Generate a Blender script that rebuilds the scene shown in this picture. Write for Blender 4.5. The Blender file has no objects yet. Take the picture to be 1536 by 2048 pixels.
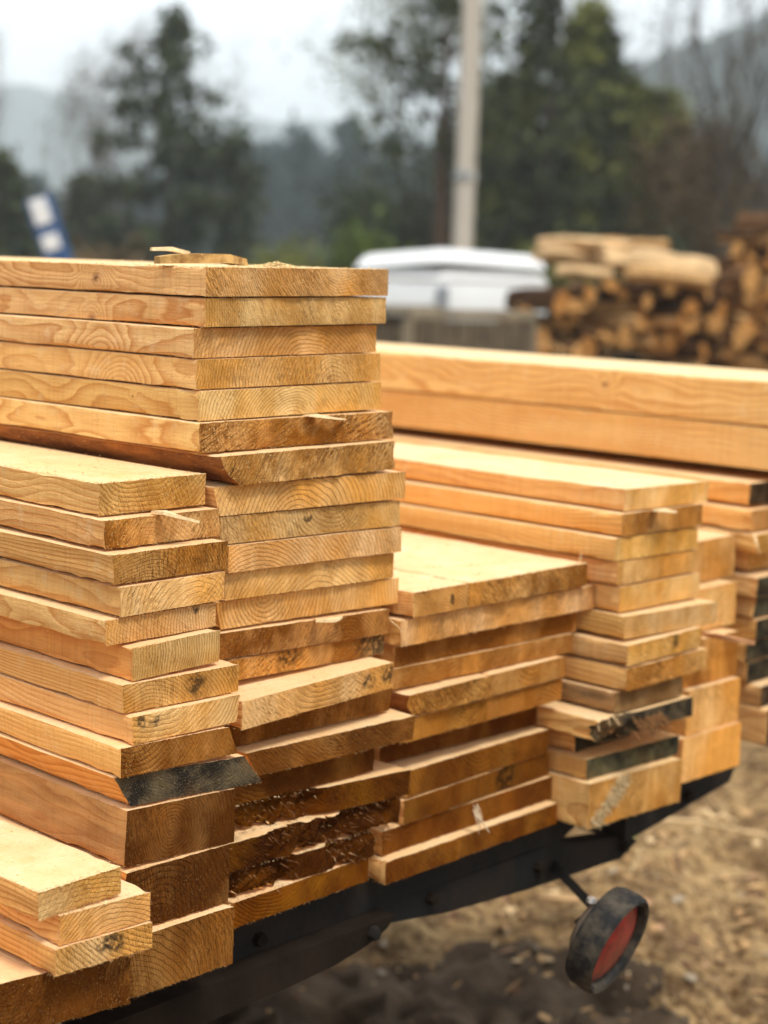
import bpy, math, random
import numpy as np
from mathutils import Matrix, Vector
random.seed(7); RNG = np.random.default_rng(7)
scene = bpy.context.scene
COL = scene.collection
# ---------------------------------------------------------------- camera, sky, sun, exposure
RC = np.array([[0.686651, -0.726181, 0.034231], [0.078166, 0.12056, 0.989624], [-0.722773, -0.67685, 0.139545]])  # world -> camera
FPX, CH = 3402.35, 1.2                      # focal length in photo pixels, camera height
cd = bpy.data.cameras.new("camera"); cam = bpy.data.objects.new("camera", cd); COL.objects.link(cam)
mw = Matrix([[RC[j][i] for j in range(3)] for i in range(3)]).to_4x4(); mw.translation = (0, 0, CH)
cam.matrix_world = mw
cd.sensor_fit = 'VERTICAL'; cd.sensor_height = 36.0; cd.sensor_width = 27.0
cd.lens = FPX / 2048 * 36.0
cd.clip_start = 0.05; cd.clip_end = 3000
cd.dof.use_dof = True; cd.dof.focus_distance = 1.56; cd.dof.aperture_fstop = 4.2
scene.camera = cam
SUN_EL, SUN_AZ = math.radians(61), math.radians(259)     # azimuth measured from +x, where the light comes from
w = bpy.data.worlds.new("World"); scene.world = w; w.use_nodes = True
nt = w.node_tree; nt.nodes.clear()
out = nt.nodes.new('ShaderNodeOutputWorld'); bg = nt.nodes.new('ShaderNodeBackground')
sky = nt.nodes.new('ShaderNodeTexSky'); sky.sky_type = 'NISHITA'; sky.sun_disc = False
sky.sun_elevation = SUN_EL; sky.sun_rotation = math.radians(90) - SUN_AZ
mix = nt.nodes.new('ShaderNodeMix'); mix.data_type = 'RGBA'; mix.inputs[0].default_value = 0.93
tc = nt.nodes.new('ShaderNodeTexCoord'); nz = nt.nodes.new('ShaderNodeTexNoise'); nz.inputs['Scale'].default_value = 2.2
nz.inputs['Detail'].default_value = 3
mp = nt.nodes.new('ShaderNodeMapping'); mp.inputs['Scale'].default_value = (1, 1, 3.0)
cr = nt.nodes.new('ShaderNodeValToRGB')                  # overcast cloud sheet, almost even
cr.color_ramp.elements[0].position = .3; cr.color_ramp.elements[0].color = (7.0, 7.35, 7.7, 1)
cr.color_ramp.elements[1].position = .7; cr.color_ramp.elements[1].color = (8.3, 8.5, 8.6, 1)
nt.links.new(tc.outputs['Generated'], mp.inputs[0]); nt.links.new(mp.outputs[0], nz.inputs['Vector'])
nt.links.new(nz.outputs['Fac'], cr.inputs[0])
nt.links.new(sky.outputs[0], mix.inputs[6]); nt.links.new(cr.outputs[0], mix.inputs[7])
sx = nt.nodes.new('ShaderNodeSeparateXYZ'); nt.links.new(tc.outputs['Generated'], sx.inputs[0])   # overcast sky: brighter towards the zenith
gr = nt.nodes.new('ShaderNodeMapRange'); gr.inputs[1].default_value = 0; gr.inputs[2].default_value = 1; gr.inputs[3].default_value = 1.7; gr.inputs[4].default_value = 2.2
nt.links.new(sx.outputs[2], gr.inputs[0]); mg = nt.nodes.new('ShaderNodeVectorMath'); mg.operation = 'SCALE'
nt.links.new(mix.outputs[2], mg.inputs[0]); nt.links.new(gr.outputs[0], mg.inputs['Scale'])
dt = nt.nodes.new('ShaderNodeVectorMath'); dt.operation = 'DOT_PRODUCT'; dt.inputs[1].default_value = (.55, .83, 0)   # sky dimmed behind the camera, added to cut light from there
nt.links.new(tc.outputs['Generated'], dt.inputs[0]); g2 = nt.nodes.new('ShaderNodeMapRange'); g2.inputs[1].default_value = -1; g2.inputs[2].default_value = 1
g2.inputs[3].default_value = .42; g2.inputs[4].default_value = 1.0; nt.links.new(dt.outputs['Value'], g2.inputs[0])
mg2 = nt.nodes.new('ShaderNodeVectorMath'); mg2.operation = 'SCALE'; nt.links.new(mg.outputs[0], mg2.inputs[0]); nt.links.new(g2.outputs[0], mg2.inputs['Scale'])
nt.links.new(mg2.outputs[0], bg.inputs[0]); bg.inputs[1].default_value = 0.10
nt.links.new(bg.outputs[0], out.inputs[0])
sd = bpy.data.lights.new("sun", 'SUN'); sd.energy = 2.4; sd.angle = math.radians(13); sd.color = (1, .93, .82)
sun = bpy.data.objects.new("sun", sd); COL.objects.link(sun)
dv = Vector((math.cos(SUN_EL) * math.cos(SUN_AZ), math.cos(SUN_EL) * math.sin(SUN_AZ), math.sin(SUN_EL)))
sun.rotation_euler = dv.to_track_quat('Z', 'Y').to_euler(); sun.location = (0, 0, 30)
scene.view_settings.view_transform = 'Standard'; scene.view_settings.look = 'None'
scene.view_settings.exposure = 0.38; scene.view_settings.gamma = 1
scene.render.engine = 'CYCLES'
scene.cycles.use_denoising = True; scene.cycles.max_bounces = 6; scene.cycles.diffuse_bounces = 4
scene.cycles.glossy_bounces = 2; scene.cycles.transmission_bounces = 2; scene.cycles.volume_bounces = 1
scene.cycles.sample_clamp_indirect = 6
try: scene.cycles.denoiser = 'OPENIMAGEDENOISE'
except Exception: pass

# ---------------------------------------------------------------- helpers
def ray(px, py):
    v = RC.T @ np.array([px - 768, 1024 - py, -FPX]); return v
def at(px, py, r):           # point seen at photo pixel (px, py) at horizontal range r
    v = ray(px, py); v = v * r / math.hypot(v[0], v[1]); return np.array([v[0], v[1], v[2] + CH])
def foot(px, r):
    p = at(px, 560, r); return np.array([p[0], p[1], 0.0])
LABELS = {}
def tag(o, label=None, cat=None, group=None, kind=None):
    if label: o['label'] = label
    if cat: o['category'] = cat
    if group: o['group'] = group
    if kind: o['kind'] = kind
    return o
def mesh(name, V, F, mats=(), mi=None, smooth=None):
    me = bpy.data.meshes.new(name)
    me.from_pydata([tuple(v) for v in V], [], F)
    for m in mats: me.materials.append(m)
    if mi is not None: me.polygons.foreach_set('material_index', np.asarray(mi, dtype=np.int32))
    if smooth is not None:
        me.polygons.foreach_set('use_smooth', np.ones(len(me.polygons), dtype=bool))
        me.set_sharp_from_angle(angle=math.radians(smooth))
    me.update()
    return me
def obj(name, me, parent=None, loc=(0, 0, 0), rot=(0, 0, 0)):
    o = bpy.data.objects.new(name, me); COL.objects.link(o)
    o.location = loc; o.rotation_euler = rot
    if parent: o.parent = parent
    return o
def _h(i, j, k, s):
    n = (i * 374761393 + j * 668265263 + k * 2147483647 + s * 974634777) & 0xffffffff
    n = ((n ^ (n >> 13)) * 1274126177) & 0xffffffff
    n = ((n ^ (n >> 16)) * 2246822519) & 0xffffffff
    return (n & 0xffff) / 65535.0
def vn(P, s=0):              # value noise in [-1, 1]
    P = np.asarray(P, float); I = np.floor(P).astype(np.int64); f = P - I; f = f * f * (3 - 2 * f)
    r = 0
    for a in (0, 1):
        for b in (0, 1):
            for c in (0, 1):
                wgt = (f[:, 0] if a else 1 - f[:, 0]) * (f[:, 1] if b else 1 - f[:, 1]) * (f[:, 2] if c else 1 - f[:, 2])
                r = r + wgt * _h(I[:, 0] + a, I[:, 1] + b, I[:, 2] + c, s)
    return r * 2 - 1
class MB:                    # collects polygons, builds ONE mesh
    def __init__(s): s.V = []; s.F = []; s.M = []
    def add(s, V, F, m=0):
        n = len(s.V); s.V += [tuple(v) for v in V]; s.F += [tuple(i + n for i in f) for f in F]; s.M += [m] * len(F)
    def box(s, c, d, m=0, R=None, bev=0.0):
        c = np.array(c, float); hx, hy, hz = d[0] / 2, d[1] / 2, d[2] / 2
        b = min(bev, hx * .9, hy * .9, hz * .9)
        if b <= 0:
            V = np.array([[x, y, z] for z in (-hz, hz) for y in (-hy, hy) for x in (-hx, hx)])
            F = [(0, 2, 3, 1), (4, 5, 7, 6), (0, 1, 5, 4), (2, 6, 7, 3), (0, 4, 6, 2), (1, 3, 7, 5)]
        else:
            def ring(z, k):
                X, Y = hx - k, hy - k; c2 = b
                return [(-X + c2, -Y, z), (X - c2, -Y, z), (X, -Y + c2, z), (X, Y - c2, z), (X - c2, Y, z), (-X + c2, Y, z), (-X, Y - c2, z), (-X, -Y + c2, z)]
            rs = [ring(-hz, b * .8), ring(-hz + b, 0), ring(hz - b, 0), ring(hz, b * .8)]
            V = np.array([p for r in rs for p in r]); F = [tuple(range(7, -1, -1)), tuple(range(24, 32))]
            for q in range(3):
                for i in range(8):
                    j = (i + 1) % 8; F.append((q * 8 + i, q * 8 + j, q * 8 + 8 + j, q * 8 + 8 + i))
        if R is not None: V = V @ np.array(R).T
        s.add(V + c, F, m)
    def tube(s, pts, rad, n=6, m=0, cap=True):
        pts = [np.array(p, float) for p in pts]; rad = [rad] * len(pts) if np.isscalar(rad) else rad
        V = []; F = []
        for i, p in enumerate(pts):
            t = pts[min(i + 1, len(pts) - 1)] - pts[max(i - 1, 0)]; t /= (np.linalg.norm(t) + 1e-9)
            a = np.cross(t, [0, 0, 1.0]) if abs(t[2]) < .95 else np.cross(t, [1.0, 0, 0]); a /= np.linalg.norm(a); b = np.cross(t, a)
            for k in range(n):
                an = 2 * math.pi * k / n; V.append(p + rad[i] * (a * math.cos(an) + b * math.sin(an)))
        for i in range(len(pts) - 1):
            for k in range(n):
                F.append((i * n + k, i * n + (k + 1) % n, (i + 1) * n + (k + 1) % n, (i + 1) * n + k))
        if cap: F.append(tuple(range(n - 1, -1, -1))); F.append(tuple(range((len(pts) - 1) * n, len(pts) * n)))
        s.add(V, F, m)
    def lathe(s, prof, n=32, m=0, M=None):    # prof: (radius, height) about local z
        V = []; F = []
        for r, z in prof:
            for k in range(n):
                a = 2 * math.pi * k / n; V.append((r * math.cos(a), r * math.sin(a), z))
        for i in range(len(prof) - 1):
            for k in range(n):
                F.append((i * n + k, i * n + (k + 1) % n, (i + 1) * n + (k + 1) % n, (i + 1) * n + k))
        V = np.array(V)
        if M is not None: V = V @ np.array(M)[:3, :3].T + np.array(M)[:3, 3]
        s.add(V, F, m)
    def prism(s, poly, a0, a1, axis=1, m=0):  # 2-D outline extruded along an axis (poly is CCW seen from -axis)
        n = len(poly); V = []
        for a in (a0, a1):
            for p in poly:
                v = [0, 0, 0]; o = [k for k in (0, 1, 2) if k != axis]; v[o[0]] = p[0]; v[o[1]] = p[1]; v[axis] = a; V.append(v)
        F = [tuple(range(n)), tuple(range(2 * n - 1, n - 1, -1))] + [(i, i + n, (i + 1) % n + n, (i + 1) % n) for i in range(n)]
        s.add(V, F, m)
    def build(s, name, mats, parent=None, smooth=None, loc=(0, 0, 0), rot=(0, 0, 0)):
        mats = mats if isinstance(mats, (list, tuple)) else [mats]
        return obj(name, mesh(name, s.V, s.F, mats, s.M, smooth), parent, loc, rot)

# ---------------------------------------------------------------- materials
class NT:
    def __init__(s, name, rough=.8, spec=.3):
        s.mat = bpy.data.materials.new(name); s.mat.use_nodes = True; s.t = s.mat.node_tree
        s.b = s.t.nodes['Principled BSDF']; s.b.inputs['Roughness'].default_value = rough
        s.b.inputs['Specular IOR Level'].default_value = spec
    def n(s, typ, **kw):
        x = s.t.nodes.new('ShaderNode' + typ)
        for k, v in kw.items(): setattr(x, k, v)
        return x
    def put(s, sock, v):
        if isinstance(v, bpy.types.NodeSocket): s.t.links.new(v, sock)
        elif v is not None: sock.default_value = v
    def math(s, op, a, b=None, c=None):
        x = s.n('Math', operation=op); s.put(x.inputs[0], a); s.put(x.inputs[1], b); s.put(x.inputs[2], c); return x.outputs[0]
    def vmath(s, op, a, b=None):
        x = s.n('VectorMath', operation=op); s.put(x.inputs[0], a); s.put(x.inputs[1], b)
        return x.outputs['Value'] if op in ('LENGTH', 'DISTANCE', 'DOT_PRODUCT') else x.outputs[0]
    def mix(s, f, a, b, mode='MIX'):
        x = s.n('Mix', data_type='RGBA', blend_type=mode); s.put(x.inputs[0], f); s.put(x.inputs[6], a); s.put(x.inputs[7], b); return x.outputs[2]
    def noise(s, vec, scale, detail=2, rough=.5, color=False):
        x = s.n('TexNoise'); s.put(x.inputs['Vector'], vec); x.inputs['Scale'].default_value = scale
        x.inputs['Detail'].default_value = detail; x.inputs['Roughness'].default_value = rough
        return x.outputs['Color' if color else 'Fac']
    def ramp(s, f, *st):
        x = s.n('MapRange'); x.clamp = True; s.put(x.inputs[0], f)
        for i, v in enumerate(st): x.inputs[i + 1].default_value = v
        return x.outputs[0]
    def attr(s, name, what='Vector'):
        x = s.n('Attribute', attribute_type='OBJECT', attribute_name=name); return x.outputs[what]
    def bump(s, h, strength, dist, prev=None):
        x = s.n('Bump'); x.inputs['Strength'].default_value = strength; x.inputs['Distance'].default_value = dist
        s.put(x.inputs['Height'], h)
        if prev is not None: s.t.links.new(prev, x.inputs['Normal'])
        return x.outputs[0]
    def scale(s, v, sc):
        x = s.n('Mapping'); s.put(x.inputs['Vector'], v); x.inputs['Scale'].default_value = sc; return x.outputs[0]
def simple(name, col, rough=.7, spec=.3, var=.25, scale=6, metal=0, bump=0.0, bscale=60):
    m = NT(name, rough, spec); P = m.n('TexCoord').outputs['Object']
    f = m.noise(P, scale, 4)
    c = m.mix(m.ramp(f, .3, .7, 0, 1), tuple(k * (1 - var) for k in col) + (1,), tuple(min(1, k * (1 + var)) for k in col) + (1,))
    m.put(m.b.inputs['Base Color'], c); m.b.inputs['Metallic'].default_value = metal
    if bump: m.put(m.b.inputs['Normal'], m.bump(m.noise(P, bscale, 4), .6, bump))
    return m.mat

def wood(name, end):
    """sawn softwood: growth rings about a pith line that runs with the board, seen as arcs on the end and as streaks on the faces"""
    m = NT(name, .9, .06)
    tcn = m.n('TexCoord'); P = tcn.outputs['Object']
    seed = m.attr('seed'); Ps = m.vmath('ADD', P, seed)
    pith = m.attr('pith'); sp = m.attr('ring', 'Fac')
    flat = (1, 0, 1)
    warp1 = m.vmath('SUBTRACT', m.noise(m.scale(Ps, (9, 3.6 if not end else 9, 9)), 1, 2, .5, True), (.5, .5, .5))
    warp2 = m.vmath('SUBTRACT', m.noise(m.scale(Ps, (70, 9 if not end else 70, 70)), 1, 2, .5, True), (.5, .5, .5))
    Q = m.vmath('ADD', m.vmath('MULTIPLY', P, flat), m.vmath('MULTIPLY', warp1, ((.035, 0, .035) if end else (.048, 0, .048))))
    Q = m.vmath('ADD', Q, m.vmath('MULTIPLY', warp2, ((.0035, 0, .0035) if end else (.0016, 0, .0016))))
    # knots deflect the rings on the long faces and turn dark inside
    kn = m.attr('knot'); kr = m.attr('knotr', 'Fac')
    kd = m.vmath('LENGTH', m.vmath('MULTIPLY', m.vmath('SUBTRACT', P, kn), (0, 1, 1.25)))
    kd = m.math('DIVIDE', kd, m.math('MAXIMUM', kr, .0005))
    kinf = m.math('POWER', 2.718, m.math('MULTIPLY', m.math('MULTIPLY', kd, kd), -.16))
    kinf = m.math('MULTIPLY', kinf, m.math('MULTIPLY', kr, 2.2))
    r = m.vmath('DISTANCE', m.vmath('MULTIPLY', Q, flat), m.vmath('MULTIPLY', pith, flat))
    if not end: r = m.math('ADD', r, kinf)
    ph = m.math('DIVIDE', r, sp)
    fr = m.math('FRACT', ph)
    late = m.math('POWER', fr, 2.6 if end else 2.0)
    late = m.math('MULTIPLY', late, m.ramp(fr, .9, 1.0, 1.0, 0.0))
    vis = m.noise(Ps, 11 if end else 5, 2)
    late = m.math('MULTIPLY', late, m.ramp(vis, .34, .58, .3, 1.0))
    sp1 = m.noise(Ps, 950, 2, .6); sp2 = m.noise(Ps, 320, 3, .6)
    if end:
        tone = m.noise(m.scale(Ps, (16, 9, 9)), 1, 3, .5); dk = m.attr('wet', 'Fac'); co = m.attr('coarse', 'Fac')
        rt = m.n('VectorRotate', rotation_type='Y_AXIS'); m.put(rt.inputs['Vector'], Ps); m.put(rt.inputs['Angle'], m.attr('hang', 'Fac')); Rr = rt.outputs[0]
        base = m.mix(m.ramp(tone, .38, .62, 0, 1), (1.0, .64, .285, 1), (.93, .455, .11, 1))
        strip = m.noise(m.scale(Ps, (55, 6, 9)), 1, 2, .5)             # broad upright bands
        base = m.mix(m.ramp(strip, .46, .64, 0, .5), base, (.68, .34, .08, 1))
        wet = m.math('MULTIPLY', m.ramp(m.noise(m.scale(Ps, (14, 10, 10)), 1, 3, .6), .40, .58, 0, 1), dk)
        base = m.mix(wet, base, (.40, .165, .025, 1))
        c = m.mix(m.math('MULTIPLY', late, .54), base, (.32, .13, .022, 1))
        saw = m.noise(m.scale(Rr, (700, 60, 40)), 1, 2, .55)           # blade chatter, slanting a different way on each board
        patch = m.ramp(m.noise(m.vmath('ADD', Ps, (7, 7, 7)), 17, 2, .5), .38, .6, .15, 1)
        cp = m.math('MULTIPLY', co, patch)
        c = m.mix(m.math('MULTIPLY', m.ramp(saw, .47, .62, 0, .8), cp), c, (.20, .075, .012, 1))
        pit = m.noise(m.scale(Rr, (420, 200, 170)), 1, 3, .65)
        c = m.mix(m.math('MULTIPLY', m.ramp(pit, .51, .62, 0, .9), cp), c, (.17, .062, .010, 1))
        c = m.mix(m.math('MULTIPLY', m.ramp(sp1, .52, .66, 0, .5), m.math('ADD', .25, m.math('MULTIPLY', cp, .6))), c, (.24, .10, .02, 1))
        c = m.mix(m.math('MULTIPLY', m.ramp(m.noise(m.vmath('ADD', Ps, (3, 3, 3)), 560, 2, .6), .60, .70, 0, .75), m.math('ADD', .25, cp)), c, (1.0, .80, .42, 1))
        # local stains given by the board
        for k in ('spot', 'spotb'):
            s_ = m.attr(k); rad = m.attr(k + 'r', 'Fac')
            d = m.vmath('DISTANCE', m.vmath('MULTIPLY', m.vmath('ADD', P, m.vmath('MULTIPLY', warp2, (.02, .02, .02))), flat), s_)
            f = m.ramp(m.math('DIVIDE', d, m.math('MAXIMUM', rad, .0001)), .55, 1.1, .92, 0)
            f = m.math('MULTIPLY', f, m.ramp(m.noise(Ps, 160, 3, .6), .34, .52, 0, .9))
            c = m.mix(f, c, (.035, .025, .018, 1))
        g = m.attr('grey', 'Fac')                                      # weathered or mouldy end
        gn = m.mix(m.ramp(m.noise(Ps, 38, 4, .6), .4, .68, 0, 1), (.035, .031, .026, 1), (.19, .15, .085, 1))
        gn = m.mix(m.ramp(sp1, .6, .72, 0, .8), gn, (.5, .38, .2, 1))
        c = m.mix(m.math('MULTIPLY', g, m.ramp(m.noise(Ps, 16, 3, .55), .2, .5, .55, 1)), c, gn)
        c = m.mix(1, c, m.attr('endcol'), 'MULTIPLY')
        h = m.math('ADD', m.math('MULTIPLY', sp1, .3), m.math('ADD', m.math('MULTIPLY', m.math('MULTIPLY', pit, -1.2), co), m.math('MULTIPLY', m.math('MULTIPLY', saw, -1), co)))
        h = m.math('SUBTRACT', h, m.math('MULTIPLY', late, .5))
        nrm = m.bump(h, 1.0, .0030)
    else:
        tone = m.noise(m.scale(Ps, (8, 1.6, 14)), 1, 3, .5)
        base = m.mix(m.ramp(tone, .3, .7, 0, 1), (.96, .62, .27, 1), (.92, .53, .185, 1))
        c = m.mix(m.math('MULTIPLY', late, 1.0), base, (.60, .23, .058, 1))
        fib = m.noise(m.scale(Ps, (420, 26, 420)), 1, 2, .6)
        c = m.mix(m.ramp(fib, .5, .75, 0, .28), c, (.52, .23, .07, 1))
        band = m.noise(m.scale(Ps, (3, 330, 3)), 1, 1, .5)            # band-saw marks across the face
        c = m.mix(m.ramp(band, .52, .7, 0, .16), c, (.45, .19, .055, 1))
        fz = m.noise(Ps, 55, 3, .6)
        c = m.mix(m.ramp(fz, .56, .70, 0, .45), c, (.88, .62, .33, 1))   # torn fuzzy patches
        c = m.mix(m.ramp(sp1, .62, .76, 0, .5), c, (.40, .17, .05, 1))
        kc = m.ramp(kd, .55, 1.15, 1, 0)
        c = m.mix(m.math('MULTIPLY', kc, .55), c, (.42, .19, .085, 1))
        c = m.mix(m.math('MULTIPLY', m.ramp(kd, .15, .6, 1, 0), m.ramp(sp2, .34, .5, 0, .9)), c, (.16, .075, .035, 1))
        g = m.attr('sgrey', 'Fac')
        gn = m.mix(m.ramp(m.noise(m.scale(Ps, (60, 12, 60)), 1, 4, .6), .4, .62, 0, 1), (.06, .047, .034, 1), (.40, .25, .115, 1))
        c = m.mix(g, c, gn)
        c = m.mix(1, c, m.attr('facecol'), 'MULTIPLY')
        # sawdust lies on what faces up
        nr = m.n('NewGeometry').outputs['True Normal']
        up = m.ramp(m.vmath('DOT_PRODUCT', nr, (0, 0, 1)), .7, .9, 0, 1)
        du = m.mix(m.ramp(m.noise(Ps, 34, 4, .6), .3, .7, 0, 1), (.84, .58, .31, 1), (.90, .68, .41, 1))
        du = m.mix(m.ramp(m.noise(Ps, 240, 3, .7), .57, .70, 0, .5), du, (.62, .36, .13, 1))
        du = m.mix(m.ramp(m.noise(Ps, 26, 3, .6), .60, .68, 0, .35), du, (.70, .44, .19, 1))
        dm = m.attr('dust', 'Fac')
        c = m.mix(m.math('MULTIPLY', m.math('MULTIPLY', up, dm), m.ramp(m.noise(m.vmath('ADD', Ps, (5, 5, 5)), 12, 3, .6), .35, .6, .62, .9)), c, du)
        h = m.math('ADD', m.math('MULTIPLY', fib, .8), m.math('ADD', m.math('MULTIPLY', sp2, .7), m.math('MULTIPLY', band, .9)))
        h = m.math('ADD', h, m.math('MULTIPLY', fz, .6)); h = m.math('SUBTRACT', h, m.math('MULTIPLY', late, .5))
        nrm = m.bump(h, .7, .0014)
    m.put(m.b.inputs['Base Color'], c); m.put(m.b.inputs['Normal'], nrm)
    return m.mat
def bark_mat(name, c0, c1, scale=40, bump=.004):
    m = NT(name, .9, .15); P = m.n('TexCoord').outputs['Object']
    f = m.noise(m.scale(P, (1, .25, 1)), scale, 5, .65)
    c = m.mix(m.ramp(f, .35, .65, 0, 1), c0 + (1,), c1 + (1,))
    c = m.mix(m.ramp(m.noise(P, 500, 2), .64, .74, 0, .8), c, (.75, .45, .2, 1))
    m.put(m.b.inputs['Base Color'], c); m.put(m.b.inputs['Normal'], m.bump(f, .8, bump)); return m.mat
W_END = wood('sawn_wood_end_grain', True); W_FACE = wood('sawn_wood_face', False)
M_BARK = bark_mat('inner_bark', (.10, .03, .012), (.46, .17, .045))
M_FIBRE = simple('torn_wood_fibre', (.62, .40, .19), .8, .2, .3, 90)
M_FIBRED = simple('dark_torn_fibre', (.22, .105, .040), .85, .15, .5, 60)
M_DUST = simple('sawdust', (.86, .68, .38), .9, .1, .12, 300)
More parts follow.
